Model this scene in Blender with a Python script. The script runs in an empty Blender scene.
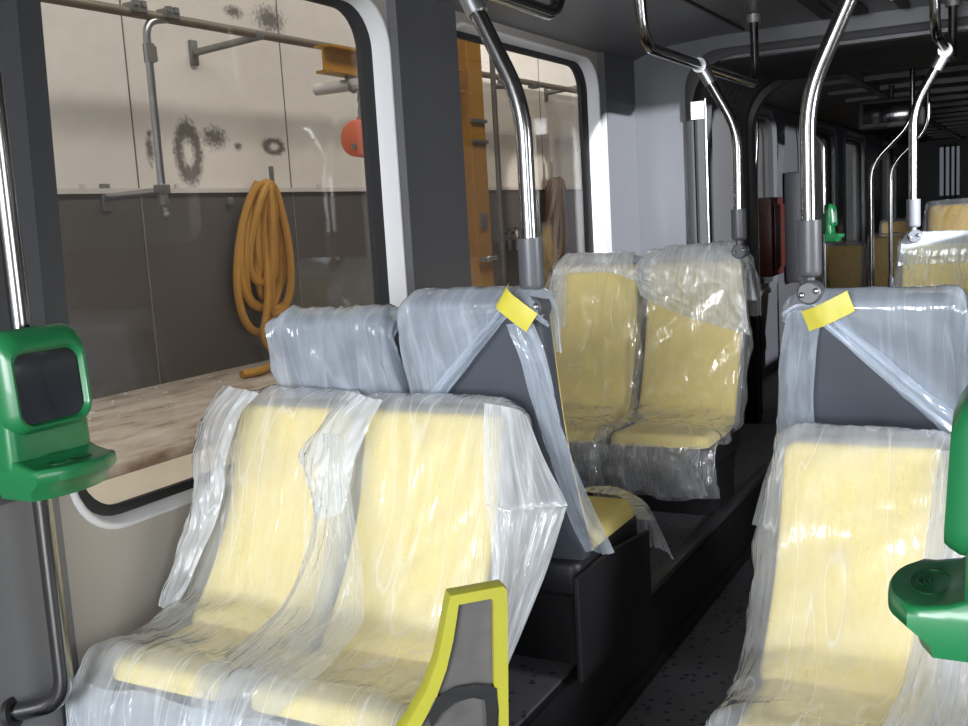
import bpy, bmesh, math, random
from mathutils import Vector, Matrix, noise

scene = bpy.context.scene
COL = scene.collection
R = math.radians
PI = math.pi
random.seed(7)

# ------------------------------------------------------------------ materials
def new_mat(name):
    m = bpy.data.materials.new(name); m.use_nodes = True
    nt = m.node_tree
    for n in list(nt.nodes): nt.nodes.remove(n)
    out = nt.nodes.new('ShaderNodeOutputMaterial')
    return m, nt, out

def pbr(name, col, rough=0.5, metal=0.0, var=0.0, vscale=8.0, bump=0.0, bscale=60.0, spec=0.5, coat=0.0):
    m, nt, out = new_mat(name)
    b = nt.nodes.new('ShaderNodeBsdfPrincipled')
    b.inputs['Base Color'].default_value = (*col, 1)
    b.inputs['Roughness'].default_value = rough
    b.inputs['Metallic'].default_value = metal
    b.inputs['Specular IOR Level'].default_value = spec
    b.inputs['Coat Weight'].default_value = coat
    tc = nt.nodes.new('ShaderNodeTexCoord')
    if var:
        n = nt.nodes.new('ShaderNodeTexNoise'); n.inputs['Scale'].default_value = vscale; n.inputs['Detail'].default_value = 6
        nt.links.new(tc.outputs['Object'], n.inputs['Vector'])
        mx = nt.nodes.new('ShaderNodeMix'); mx.data_type = 'RGBA'
        mx.inputs[6].default_value = (*[c*(1-var) for c in col], 1)
        mx.inputs[7].default_value = (*[min(1, c*(1+var)) for c in col], 1)
        nt.links.new(n.outputs['Fac'], mx.inputs[0]); nt.links.new(mx.outputs[2], b.inputs['Base Color'])
    if bump:
        n2 = nt.nodes.new('ShaderNodeTexNoise'); n2.inputs['Scale'].default_value = bscale; n2.inputs['Detail'].default_value = 4
        nt.links.new(tc.outputs['Object'], n2.inputs['Vector'])
        bp = nt.nodes.new('ShaderNodeBump'); bp.inputs['Strength'].default_value = bump; bp.inputs['Distance'].default_value = 0.002
        nt.links.new(n2.outputs['Fac'], bp.inputs['Height']); nt.links.new(bp.outputs['Normal'], b.inputs['Normal'])
    nt.links.new(b.outputs[0], out.inputs[0])
    return m

def schlick(nt, normal=None, f0=.04):
    lw = nt.nodes.new('ShaderNodeLayerWeight'); lw.inputs['Blend'].default_value = .5
    if normal is not None: nt.links.new(normal, lw.inputs['Normal'])
    p = nt.nodes.new('ShaderNodeMath'); p.operation = 'POWER'; p.inputs[1].default_value = 5; nt.links.new(lw.outputs['Facing'], p.inputs[0])
    m = nt.nodes.new('ShaderNodeMath'); m.operation = 'MULTIPLY_ADD'; m.inputs[1].default_value = 1-f0; m.inputs[2].default_value = f0
    nt.links.new(p.outputs[0], m.inputs[0]); return m

def film_mat(name, op, tint=(0.9, 0.93, 0.97), gloss=1.6, streak=(55, 5), rot=0.0, rough=0.11, bump=0.9, crease=.26):
    m, nt, out = new_mat(name)
    N = nt.nodes.new; L = nt.links.new
    uv = N('ShaderNodeUVMap')
    mp = N('ShaderNodeMapping'); mp.inputs['Rotation'].default_value = (0, 0, rot); mp.inputs['Scale'].default_value = (streak[0], streak[1], 1)
    L(uv.outputs[0], mp.inputs[0])
    n1 = N('ShaderNodeTexNoise'); n1.inputs['Scale'].default_value = 1.0; n1.inputs['Detail'].default_value = 3; n1.inputs['Distortion'].default_value = 0.7
    L(mp.outputs[0], n1.inputs['Vector'])
    n2 = N('ShaderNodeTexNoise'); n2.noise_type = 'RIDGED_MULTIFRACTAL'; n2.inputs['Scale'].default_value = 22; n2.inputs['Detail'].default_value = 2
    L(uv.outputs[0], n2.inputs['Vector'])
    n3 = N('ShaderNodeTexNoise'); n3.inputs['Scale'].default_value = 7; n3.inputs['Detail'].default_value = 3
    L(uv.outputs[0], n3.inputs['Vector'])
    ad = N('ShaderNodeMath'); ad.operation = 'MULTIPLY_ADD'; ad.inputs[1].default_value = 0.16
    L(n2.outputs['Fac'], ad.inputs[0]); L(n1.outputs['Fac'], ad.inputs[2])
    bp = N('ShaderNodeBump'); bp.inputs['Strength'].default_value = bump; bp.inputs['Distance'].default_value = 0.012
    L(ad.outputs[0], bp.inputs['Height'])
    lw = N('ShaderNodeLayerWeight'); lw.inputs['Blend'].default_value = 0.5
    pw = N('ShaderNodeMath'); pw.operation = 'POWER'; pw.inputs[1].default_value = 3.0
    L(lw.outputs['Facing'], pw.inputs[0])
    # opacity = op * (0.6 + 0.8*noise) + facing^3 * .5
    a1 = N('ShaderNodeMath'); a1.operation = 'MULTIPLY_ADD'; a1.inputs[1].default_value = 2.0*op; a1.inputs[2].default_value = 0.0
    av = N('ShaderNodeMath'); av.operation = 'ADD'
    h1 = N('ShaderNodeMath'); h1.operation = 'MULTIPLY'; h1.inputs[1].default_value = 0.5
    L(n1.outputs['Fac'], av.inputs[0]); L(n3.outputs['Fac'], av.inputs[1]); L(av.outputs[0], h1.inputs[0]); L(h1.outputs[0], a1.inputs[0])
    # thin whitish crease lines
    mp2 = N('ShaderNodeMapping'); mp2.inputs['Rotation'].default_value = (0, 0, rot*1.3+.15); mp2.inputs['Scale'].default_value = (streak[0]*.42, streak[1]*.36, 1)
    L(uv.outputs[0], mp2.inputs[0])
    n4 = N('ShaderNodeTexNoise'); n4.inputs['Scale'].default_value = 1.0; n4.inputs['Detail'].default_value = 1.5; n4.inputs['Distortion'].default_value = 1.2
    L(mp2.outputs[0], n4.inputs['Vector'])
    c0 = N('ShaderNodeMath'); c0.operation = 'SUBTRACT'; c0.inputs[1].default_value = .5; L(n4.outputs['Fac'], c0.inputs[0])
    c1 = N('ShaderNodeMath'); c1.operation = 'ABSOLUTE'; L(c0.outputs[0], c1.inputs[0])
    c2_ = N('ShaderNodeMapRange'); c2_.inputs[1].default_value = .022; c2_.inputs[2].default_value = 0; c2_.inputs[3].default_value = 0; c2_.inputs[4].default_value = crease
    L(c1.outputs[0], c2_.inputs[0])
    a3 = N('ShaderNodeMath'); a3.operation = 'ADD'; L(a1.outputs[0], a3.inputs[0]); L(c2_.outputs[0], a3.inputs[1])
    a2 = N('ShaderNodeMath'); a2.operation = 'MULTIPLY_ADD'; a2.inputs[1].default_value = 0.5; a2.use_clamp = True
    L(pw.outputs[0], a2.inputs[0]); L(a3.outputs[0], a2.inputs[2])
    T = N('ShaderNodeBsdfTransparent'); T.inputs[0].default_value = (0.97, 0.98, 0.985, 1)
    D = N('ShaderNodeBsdfDiffuse'); D.inputs[0].default_value = (*tint, 1)
    TL = N('ShaderNodeBsdfTranslucent'); TL.inputs[0].default_value = (*tint, 1)
    dm = N('ShaderNodeMixShader'); dm.inputs[0].default_value = 0.35
    L(D.outputs[0], dm.inputs[1]); L(TL.outputs[0], dm.inputs[2])
    b = N('ShaderNodeMixShader'); L(a2.outputs[0], b.inputs[0]); L(T.outputs[0], b.inputs[1]); L(dm.outputs[0], b.inputs[2])
    G = N('ShaderNodeBsdfGlossy'); G.inputs['Roughness'].default_value = rough; L(bp.outputs[0], G.inputs['Normal'])
    fr = schlick(nt, bp.outputs[0])
    fm = N('ShaderNodeMath'); fm.operation = 'MULTIPLY'; fm.inputs[1].default_value = gloss; fm.use_clamp = True
    L(fr.outputs[0], fm.inputs[0])
    f = N('ShaderNodeMixShader'); L(fm.outputs[0], f.inputs[0]); L(b.outputs[0], f.inputs[1]); L(G.outputs[0], f.inputs[2])
    L(f.outputs[0], out.inputs[0])
    return m

def glass_mat(name, tint=(0.93, 0.94, 0.93), haze=0.0):
    m, nt, out = new_mat(name)
    N = nt.nodes.new; L = nt.links.new
    T = N('ShaderNodeBsdfTransparent'); T.inputs[0].default_value = (*tint, 1)
    G = N('ShaderNodeBsdfGlossy'); G.inputs['Roughness'].default_value = 0.02
    fr = schlick(nt)
    f = N('ShaderNodeMixShader'); L(fr.outputs[0], f.inputs[0]); L(T.outputs[0], f.inputs[1]); L(G.outputs[0], f.inputs[2])
    last = f
    if haze:
        D = N('ShaderNodeBsdfDiffuse'); D.inputs[0].default_value = (.8, .8, .8, 1)
        tc = N('ShaderNodeTexCoord'); n = N('ShaderNodeTexNoise'); n.inputs['Scale'].default_value = 2.5; n.inputs['Detail'].default_value = 4
        L(tc.outputs['Object'], n.inputs['Vector'])
        mu = N('ShaderNodeMath'); mu.operation = 'MULTIPLY'; mu.inputs[1].default_value = haze*2; L(n.outputs['Fac'], mu.inputs[0])
        h = N('ShaderNodeMixShader'); L(mu.outputs[0], h.inputs[0]); L(f.outputs[0], h.inputs[1]); L(D.outputs[0], h.inputs[2]); last = h
    L(last.outputs[0], out.inputs[0])
    return m

def floor_mat():
    m, nt, out = new_mat('speckled_floor')
    N = nt.nodes.new; L = nt.links.new
    b = N('ShaderNodeBsdfPrincipled'); b.inputs['Roughness'].default_value = 0.55
    tc = N('ShaderNodeTexCoord')
    v = N('ShaderNodeTexVoronoi'); v.inputs['Scale'].default_value = 26
    L(tc.outputs['Object'], v.inputs['Vector'])
    th = N('ShaderNodeMath'); th.operation = 'LESS_THAN'; th.inputs[1].default_value = 0.24; L(v.outputs['Distance'], th.inputs[0])
    n = N('ShaderNodeTexNoise'); n.inputs['Scale'].default_value = 5; L(tc.outputs['Object'], n.inputs['Vector'])
    mx0 = N('ShaderNodeMix'); mx0.data_type = 'RGBA'; mx0.inputs[6].default_value = (.075, .072, .08, 1); mx0.inputs[7].default_value = (.11, .107, .116, 1)
    L(n.outputs['Fac'], mx0.inputs[0])
    mx = N('ShaderNodeMix'); mx.data_type = 'RGBA'; mx.inputs[7].default_value = (.02, .02, .025, 1)
    L(th.outputs[0], mx.inputs[0]); L(mx0.outputs[2], mx.inputs[6]); L(mx.outputs[2], b.inputs['Base Color'])
    L(b.outputs[0], out.inputs[0])
    return m

STAINS = [  # y, z, ry, rz, ring
    (4.846, 2.0, .12, .20, 1), (5.09, 2.10, .13, .08, 0), (4.535, 2.01, .035, .10, 0), (4.54, 2.10, .025, .03, 0),
    (5.66, 2.06, .12, .06, 1), (5.73, 2.90, .17, .10, 0), (5.37, 2.90, .10, .045, 0), (5.30, 2.05, .04, .03, 0)]
def hall_mat():
    m, nt, out = new_mat('stained_white_hall_wall')
    N = nt.nodes.new; L = nt.links.new
    b = N('ShaderNodeBsdfPrincipled'); b.inputs['Roughness'].default_value = 0.75
    geo = N('ShaderNodeNewGeometry')
    nz = N('ShaderNodeTexNoise'); nz.inputs['Scale'].default_value = 9; nz.inputs['Detail'].default_value = 6; L(geo.outputs['Position'], nz.inputs['Vector'])
    nf = N('ShaderNodeTexNoise'); nf.inputs['Scale'].default_value = 38; nf.inputs['Detail'].default_value = 5; L(geo.outputs['Position'], nf.inputs['Vector'])
    acc = None
    for (y, z, ry, rz, ring) in STAINS:
        s = N('ShaderNodeVectorMath'); s.operation = 'SUBTRACT'; s.inputs[1].default_value = (-4.6, y, z); L(geo.outputs['Position'], s.inputs[0])
        d = N('ShaderNodeVectorMath'); d.operation = 'DIVIDE'; d.inputs[1].default_value = (1, ry, rz); L(s.outputs[0], d.inputs[0])
        ln = N('ShaderNodeVectorMath'); ln.operation = 'LENGTH'; L(d.outputs[0], ln.inputs[0])
        k = ln.outputs['Value']
        if ring:
            r1 = N('ShaderNodeMath'); r1.operation = 'SUBTRACT'; r1.inputs[1].default_value = 0.68; L(k, r1.inputs[0])
            r2 = N('ShaderNodeMath'); r2.operation = 'ABSOLUTE'; L(r1.outputs[0], r2.inputs[0])
            r3 = N('ShaderNodeMath'); r3.operation = 'MULTIPLY'; r3.inputs[1].default_value = 2.4; L(r2.outputs[0], r3.inputs[0]); k = r3.outputs[0]
        w = N('ShaderNodeMath'); w.operation = 'MULTIPLY_ADD'; w.inputs[1].default_value = 1.5; L(nf.outputs['Fac'], w.inputs[0]); L(k, w.inputs[2])
        mr = N('ShaderNodeMapRange'); mr.inputs[1].default_value = 1.85; mr.inputs[2].default_value = 1.1; mr.inputs[3].default_value = 0; mr.inputs[4].default_value = .9
        L(w.outputs[0], mr.inputs[0])
        if acc is None: acc = mr.outputs[0]
        else:
            mm = N('ShaderNodeMath'); mm.operation = 'MAXIMUM'; L(acc, mm.inputs[0]); L(mr.outputs[0], mm.inputs[1]); acc = mm.outputs[0]
    base = N('ShaderNodeMix'); base.data_type = 'RGBA'; base.inputs[6].default_value = (.70, .65, .585, 1); base.inputs[7].default_value = (.80, .755, .70, 1)
    L(nz.outputs['Fac'], base.inputs[0])
    mx = N('ShaderNodeMix'); mx.data_type = 'RGBA'; mx.inputs[7].default_value = (.10, .085, .07, 1)
    L(acc, mx.inputs[0]); L(base.outputs[2], mx.inputs[6]); L(mx.outputs[2], b.inputs['Base Color'])
    L(b.outputs[0], out.inputs[0])
    return m

def ledge_mat():
    m, nt, out = new_mat('dusty_worn_concrete')
    N = nt.nodes.new; L = nt.links.new
    b = N('ShaderNodeBsdfPrincipled'); b.inputs['Roughness'].default_value = 0.8
    geo = N('ShaderNodeNewGeometry')
    mp = N('ShaderNodeMapping'); mp.inputs['Scale'].default_value = (5, 1.6, 3); L(geo.outputs['Position'], mp.inputs[0])
    n = N('ShaderNodeTexNoise'); n.inputs['Scale'].default_value = 1.3; n.inputs['Detail'].default_value = 8; n.inputs['Roughness'].default_value = .65; L(mp.outputs[0], n.inputs['Vector'])
    cr = N('ShaderNodeValToRGB'); e = cr.color_ramp.elements
    e[0].position = .33; e[0].color = (.24, .14, .085, 1); e[1].position = .62; e[1].color = (.60, .52, .44, 1)
    k = e.new(.46); k.color = (.46, .38, .30, 1)
    L(n.outputs['Fac'], cr.inputs[0]); L(cr.outputs[0], b.inputs['Base Color'])
    L(b.outputs[0], out.inputs[0])
    return m

M = dict(
    wall=pbr('pale_grey_moulded_plastic', (.30, .275, .245), .45, var=.04, vscale=3),
    frame=pbr('light_grey_window_surround', (.56, .56, .57), .4),
    pillar=pbr('dark_grey_pillar_cover', (.062, .063, .069), .5, bump=.15, bscale=250),
    pillar2=pbr('mid_grey_lower_pillar', (.15, .15, .158), .5, bump=.15, bscale=250),
    ceil=pbr('grey_ceiling_panel', (.10, .10, .105), .42),
    bulk=pbr('blue_grey_bulkhead', (.085, .087, .095), .28, spec=.5),
    black=pbr('black_rubber', (.012, .012, .013), .6),
    dark=pbr('charcoal_plastic', (.011, .011, .0125), .5),
    trim=pbr('black_edge_trim', (.05, .05, .055), .45),
    steel=pbr('brushed_steel', (.26, .256, .25), .18, 1.0, bump=.05, bscale=120),
    galv=pbr('galvanised_steel', (.45, .455, .47), .36, 1.0, var=.12, vscale=20),
    bright=pbr('bright_zinc_tube', (.78, .79, .80), .38, .55),
    dsteel=pbr('weathered_dark_steel', (.23, .225, .21), .5, .6, var=.2, vscale=12),
    rust=pbr('brownish_steel_pipe', (.20, .165, .12), .55, .4, var=.25, vscale=10),
    sleeve=pbr('grey_rubber_sleeve', (.085, .088, .10), .38),
    yellow=pbr('yellow_seat_fabric', (.93, .755, .255), .85, var=.05, vscale=5, bump=.3, bscale=300),
    shell=pbr('slate_grey_seat_shell', (.062, .069, .086), .45, bump=.1, bscale=220),
    pan=pbr('pale_grey_seat_rim', (.30, .31, .33), .5),
    lime=pbr('lime_yellow_plastic', (.40, .385, .035), .42, var=.06, vscale=20),
    worn=pbr('worn_grey_panel', (.10, .094, .09), .6, var=.6, vscale=14, bump=.3, bscale=30),
    tape=pbr('yellow_tape', (.62, .55, .06), .45),
    btape=pbr('black_tape', (.012, .012, .012), .5, bump=.6, bscale=40),
    green=pbr('green_plastic', (.013, .16, .052), .34, spec=.5, coat=.15),
    screen=pbr('black_screen', (.008, .008, .009), .12, coat=.3),
    icon=pbr('dark_green_print', (.003, .06, .018), .5),
    white=pbr('white_card', (.85, .86, .88), .5),
    grey_hall=pbr('dark_grey_hall_dado', (.092, .080, .071), .6, var=.12, vscale=2.2),
    hall=hall_mat(), ledge=ledge_mat(),
    coping=pbr('cream_platform_coping', (.72, .63, .50), .7, var=.08, vscale=4),
    seam=pbr('dark_panel_joint', (.17, .155, .14), .7),
    lip=pbr('pale_joint_strip', (.62, .58, .54), .5),
    hose=pbr('ochre_rubber_hose', (.50, .25, .035), .5, var=.15, vscale=8),
    bhose=pbr('brown_rope', (.11, .065, .035), .7, var=.2, vscale=10),
    crane=pbr('yellow_painted_steel', (.46, .22, .008), .42, var=.08, vscale=6),
    hoist=pbr('orange_hoist_paint', (.80, .17, .07), .42),
    red=pbr('dark_red_plastic', (.05, .007, .007), .4),
    flake=pbr('white_paint_flake', (.82, .80, .78), .8),
    floor=floor_mat(),
    glass=glass_mat('window_glass', (.93, .935, .93), .012),
    glass2=glass_mat('dusty_window_glass', (.84, .82, .79), .02),
    hallfloor=pbr('hall_concrete', (.22, .21, .20), .7, var=.1, vscale=2),
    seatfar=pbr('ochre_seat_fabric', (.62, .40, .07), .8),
)
FILM = film_mat('clear_plastic_film', .26)
FILM_A = film_mat('taut_plastic_film', .33, rot=.25, streak=(34, 4))
FILM_W = film_mat('milky_plastic_film', .56, gloss=1.5)
FILM_B = film_mat('bluish_plastic_film', .44, tint=(.76, .85, .97), gloss=1.3, streak=(24, 2.2), crease=.13)
FILM_C = film_mat('crinkled_plastic_film', .16, gloss=2.0, rot=.6, streak=(24, 5), bump=1.0, crease=.10)

# ------------------------------------------------------------------ mesh helpers
class MB:
    def __init__(s): s.v = []; s.f = []; s.uv = None
    def add(s, vs, fs):
        o = len(s.v); s.v += [Vector(p) for p in vs]; s.f += [tuple(i+o for i in f) for f in fs]; return s
    def box(s, c, size, rot=None, bev=0.0, seg=2):
        bm = bmesh.new(); bmesh.ops.create_cube(bm, size=1)
        for v in bm.verts: v.co = Vector((v.co.x*size[0], v.co.y*size[1], v.co.z*size[2]))
        if bev: bmesh.ops.bevel(bm, geom=list(bm.edges), offset=bev, segments=seg, profile=.5, affect='EDGES', clamp_overlap=True)
        mt = rot if rot is not None else Matrix.Identity(3)
        bm.verts.index_update()
        vs = [mt @ v.co + Vector(c) for v in bm.verts]; fs = [[v.index for v in f.verts] for f in bm.faces]
        bm.free(); return s.add(vs, fs)
    def tube(s, pts, r, seg=14, closed=False, cap=True, radii=None):
        P = [Vector(p) for p in pts]; n = len(P)
        def tan(i):
            if closed: return (P[(i+1) % n]-P[i-1]).normalized()
            a = P[max(0, i-1)]; b = P[min(n-1, i+1)]; return (b-a).normalized()
        t = tan(0); up = Vector((0, 0, 1)) if abs(t.z) < .9 else Vector((1, 0, 0))
        nrm = t.cross(up).normalized(); vs = []
        for i in range(n):
            t2 = tan(i); q = t.rotation_difference(t2); nrm = (q @ nrm); nrm = (nrm - t2*nrm.dot(t2)).normalized(); t = t2
            bn = t.cross(nrm); rr = radii[i] if radii else r
            for k in range(seg):
                a = 2*PI*k/seg; vs.append(P[i] + (nrm*math.cos(a)+bn*math.sin(a))*rr)
        fs = []
        for i in range(n if closed else n-1):
            j = (i+1) % n
            for k in range(seg):
                l = (k+1) % seg; fs.append((i*seg+k, i*seg+l, j*seg+l, j*seg+k))
        if cap and not closed:
            fs.append(tuple(range(seg))[::-1]); fs.append(tuple((n-1)*seg+k for k in range(seg)))
        return s.add(vs, fs)
    def sphere(s, c, r, su=16, sv=10, sc=(1, 1, 1)):
        vs = []; fs = []
        for j in range(sv+1):
            th = PI*j/sv
            for i in range(su):
                a = 2*PI*i/su; vs.append((c[0]+r*sc[0]*math.sin(th)*math.cos(a), c[1]+r*sc[1]*math.sin(th)*math.sin(a), c[2]+r*sc[2]*math.cos(th)))
        for j in range(sv):
            for i in range(su):
                k = (i+1) % su; fs.append((j*su+i, (j+1)*su+i, (j+1)*su+k, j*su+k))
        return s.add(vs, fs)
    def loft(s, loops, cap0=False, cap1=False, closed=True):
        n = len(loops[0]); vs = [p for l in loops for p in l]; fs = []
        for j in range(len(loops)-1):
            for i in range(n if closed else n-1):
                k = (i+1) % n; fs.append((j*n+i, j*n+k, (j+1)*n+k, (j+1)*n+i))
        if cap0: fs.append(tuple(range(n))[::-1])
        if cap1: fs.append(tuple((len(loops)-1)*n+i for i in range(n)))
        return s.add(vs, fs)
    def slab(s, outline, t0, t1, bev, fn, rings=4, seg=3):
        """outline: CCW 2-D loop; thickness axis t0 (back) to t1 (front); fn(a,b,t)->xyz"""
        cx = sum(p[0] for p in outline)/len(outline); cy = sum(p[1] for p in outline)/len(outline)
        n = len(outline); nr = []
        for i in range(n):
            a = Vector(outline[i-1]); b = Vector(outline[(i+1) % n]); d = (b-a).normalized(); nr.append((-d.y, d.x))
        ins = lambda d: [(outline[i][0]+nr[i][0]*d, outline[i][1]+nr[i][1]*d) for i in range(n)]
        L = []
        base = ins(bev)
        for k in range(1, rings+1):
            q = k/rings; L.append([(cx+(p[0]-cx)*q, cy+(p[1]-cy)*q, t0) for p in base])
        for k in range(1, seg+1):
            a = PI/2*k/seg; L.append([(p[0], p[1], t0+bev*(1-math.cos(a))) for p in ins(bev*(1-math.sin(a)))])
        for k in range(0, seg+1):
            a = PI/2*(1-k/seg); L.append([(p[0], p[1], t1-bev*(1-math.cos(a))) for p in ins(bev*(1-math.sin(a)))])
        for k in range(rings-1, 0, -1):
            q = k/rings; L.append([(cx+(p[0]-cx)*q, cy+(p[1]-cy)*q, t1) for p in base])
        return s.loft([[fn(*p) for p in l] for l in L], True, True)
    def build(s, name, mat, parent=None, loc=None, smooth=True, angle=40):
        me = bpy.data.meshes.new(name)
        off = Vector((0, 0, 0))
        if parent is not None and not getattr(s, 'local', False): off = parent.matrix_world.translation if parent.parent is None else parent.parent.location + parent.location
        if loc is not None: off = Vector(loc)
        me.from_pydata([v-off for v in s.v], [], s.f); me.validate()
        if s.uv:
            lay = me.uv_layers.new(name='UVMap')
            for lp in me.loops: lay.data[lp.index].uv = s.uv[lp.vertex_index]
        bm = bmesh.new(); bm.from_mesh(me); bmesh.ops.recalc_face_normals(bm, faces=bm.faces) if not s.uv else None
        bm.to_mesh(me); bm.free()
        if smooth:
            for p in me.polygons: p.use_smooth = True
            me.set_sharp_from_angle(angle=R(angle))
        me.materials.append(mat)
        o = bpy.data.objects.new(name, me); COL.objects.link(o)
        if parent is not None: o.parent = parent
        elif loc is not None: o.location = loc
        return o

def tag(o, label=None, cat=None, group=None, kind=None):
    if label: o['label'] = label
    if cat: o['category'] = cat
    if group: o['group'] = group
    if kind: o['kind'] = kind
    return o
def thing(name, loc, label, cat, group=None, rz=0.0):
    o = bpy.data.objects.new(name, None); o.empty_display_size = .05; COL.objects.link(o)
    o.location = loc; o.rotation_euler = (0, 0, rz); o.matrix_world = Matrix.Translation(loc) @ Matrix.Rotation(rz, 4, 'Z')
    return tag(o, label, cat, group)
def struct(name, mb, mat, **k): return tag(mb.build(name, mat, **k), kind='structure')
def local(): m = MB(); m.local = True; return m

def fillet(pts, rad, n=7):
    P = [Vector(p) for p in pts]; out = [P[0]]
    for i in range(1, len(P)-1):
        a = P[i-1]-P[i]; b = P[i+1]-P[i]; d = min(rad, a.length*.49, b.length*.49)
        p0 = P[i]+a.normalized()*d; p1 = P[i]+b.normalized()*d
        for k in range(n+1):
            t = k/n; out.append(p0*(1-t)**2+P[i]*2*t*(1-t)+p1*t*t)
    out.append(P[-1]); return out

def rrect(a0, a1, b0, b1, r, n=8):
    r = max(r, .001); pts = []
    for (ca, cb, s0) in ((a1-r, b1-r, 0), (a0+r, b1-r, 1), (a0+r, b0+r, 2), (a1-r, b0+r, 3)):
        for k in range(n+1):
            t = PI/2*(s0+k/n); pts.append((ca+r*math.cos(t), cb+r*math.sin(t)))
    return pts
def taper(wb, wt, z0, z1, rb, rt, n=8):
    """CCW outline in (x,z), tapered with rounded corners"""
    pts = []
    for (cx, cz, r, s0) in ((wt-rt, z1-rt, rt, 0), (-wt+rt, z1-rt, rt, 1), (-wb+rb, z0+rb, rb, 2), (wb-rb, z0+rb, rb, 3)):
        for k in range(n+1):
            t = PI/2*(s0+k/n); pts.append((cx+r*math.cos(t), cz+r*math.sin(t)))
    out = []
    for i in range(len(pts)):
        a = pts[i]; b = pts[(i+1) % len(pts)]; out.append(a)
        d = math.dist(a, b)
        if d > .06:
            m = int(d/.04)
            for k in range(1, m): out.append((a[0]+(b[0]-a[0])*k/m, a[1]+(b[1]-a[1])*k/m))
    return out

def plate(outer, holes, fn, th):
    """flat plate with holes; loops are 2-D; fn(a,b,t) -> xyz, t in (0, th)"""
    bm = bmesh.new(); loops = []
    for lp in [outer]+holes:
        vs = [bm.verts.new((p[0], p[1], 0)) for p in lp]
        loops.append([bm.edges.new((vs[i], vs[(i+1) % len(vs)])) for i in range(len(vs))])
    bmesh.ops.triangle_fill(bm, use_beauty=True, use_dissolve=False, edges=[e for l in loops for e in l])
    bm.verts.index_update(); n = len(bm.verts)
    fs = [[v.index for v in f.verts] for f in bm.faces]
    V = [(v.co.x, v.co.y) for v in bm.verts]; bm.free()
    m = MB(); vs = [fn(a, b, 0) for a, b in V]+[fn(a, b, th) for a, b in V]
    F = fs+[[i+n for i in f][::-1] for f in fs]; o = 0
    for lp in [outer]+holes:
        k = len(lp)
        for i in range(k): F.append((o+i, o+(i+1) % k, o+(i+1) % k+n, o+i+n))
        o += k
    return m.add(vs, F)

def cr(p0, p1, p2, p3, t):
    return .5*((2*p1)+(p2-p0)*t+(2*p0-5*p1+4*p2-p3)*t*t+(3*p1-p0-3*p2+p3)*t**3)
def spline(P, t):
    n = len(P); x = t*(n-1); i = min(int(x), n-2); f = x-i
    a = P[i-1] if i > 0 else P[0]*2-P[1]; d = P[i+2] if i+2 < n else P[-1]*2-P[-2]
    return cr(a, P[i], P[i+1], d, f)

def ridge(x, y, s):
    n = noise.noise(Vector((x, y, s))); return (1-min(1, abs(n)*2.6))**2
def sheet(rows, nu, nv, amp=.006, seed=0.0, streak=(9, 2.0), rot=0.0, crumple=.0, edge=.0):
    """rows x cols of control points -> smooth wrinkled film with UV in metres"""
    rows = [[Vector(p) for p in r] for r in rows]
    C = [[spline(r, u/nu) for u in range(nu+1)] for r in rows]
    G = [[None]*(nu+1) for _ in range(nv+1)]
    for u in range(nu+1):
        colp = [c[u] for c in C]
        for v in range(nv+1): G[v][u] = spline(colp, v/nv)
    W = sum((G[nv//2][u+1]-G[nv//2][u]).length for u in range(nu)); H = sum((G[v+1][nu//2]-G[v][nu//2]).length for v in range(nv))
    m = MB(); m.uv = []; ca, sa = math.cos(rot), math.sin(rot)
    for v in range(nv+1):
        for u in range(nu+1):
            p = G[v][u]
            du = G[v][min(nu, u+1)]-G[v][max(0, u-1)]; dv = G[min(nv, v+1)][u]-G[max(0, v-1)][u]
            nrm = du.cross(dv); nrm = nrm.normalized() if nrm.length > 1e-9 else Vector((0, 0, 1))
            U = u/nu*W; V = v/nv*H
            a = U*ca-V*sa; b = U*sa+V*ca
            w = noise.noise(Vector((U*3, V*3, seed+5)))*.12
            d = amp*(.6*ridge((a+w)*streak[0], (b+w)*streak[1], seed)+.5*ridge((a-w)*streak[0]*2.3, b*streak[1]*1.7, seed+9))
            d += crumple*noise.noise(Vector((U*14, V*14, seed+20)))
            e = min(u, nu-u)/nu
            if edge and e < .12: d += edge*(1-e/.12)*noise.noise(Vector((V*9, U*2, seed+31)))
            m.v.append(p-nrm*d); m.uv.append((U+seed*1.37, V+seed*.73))
    for v in range(nv):
        for u in range(nu):
            k = v*(nu+1)+u; m.f.append((k, k+1, k+nu+2, k+nu+1))
    return m

# ------------------------------------------------------------------ the setting: tram shell
XL, XR = -2.1, 0.44
YB = 5.8
ZC = 2.39
CX = (XL+XR)/2
WIN = [(1.70, 3.272, .768, 2.285), (3.70, 5.30, .768, 2.285)]
RW = .17
fl = lambda a, b, t: (XL-t, a, b)
outer = [(YB+.1, 0), (YB+.1, ZC+.1), (-2.6, ZC+.1), (-2.6, 0)]
holes = [rrect(*w, RW) for w in WIN]
struct('wall_left', plate(outer, holes, fl, .09), M['wall'], smooth=False)
# right wall: two windows and an open double door beside the camera
rw = [(2.2, 3.3, .80, 2.20), (3.85, 5.1, 1.46, 2.13)]  # out of view; far sill raised to keep side light off the farther seat
outer = [(YB+.1, 0), (YB+.1, ZC+.1), (-2.6, ZC+.1), (-2.6, 0), (-1.3, 0), (-1.3, 2.1), (1.25, 2.1), (1.25, 0)]
struct('wall_right', plate(outer, [rrect(*w, .12) for w in rw], lambda a, b, t: (XR+t, a, b), .09), M['wall'], smooth=False)
struct('floor', MB().box((CX, 1.6, -.05), (XR-XL+.16, 8.6, .1)), M['floor'], smooth=False)
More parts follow.
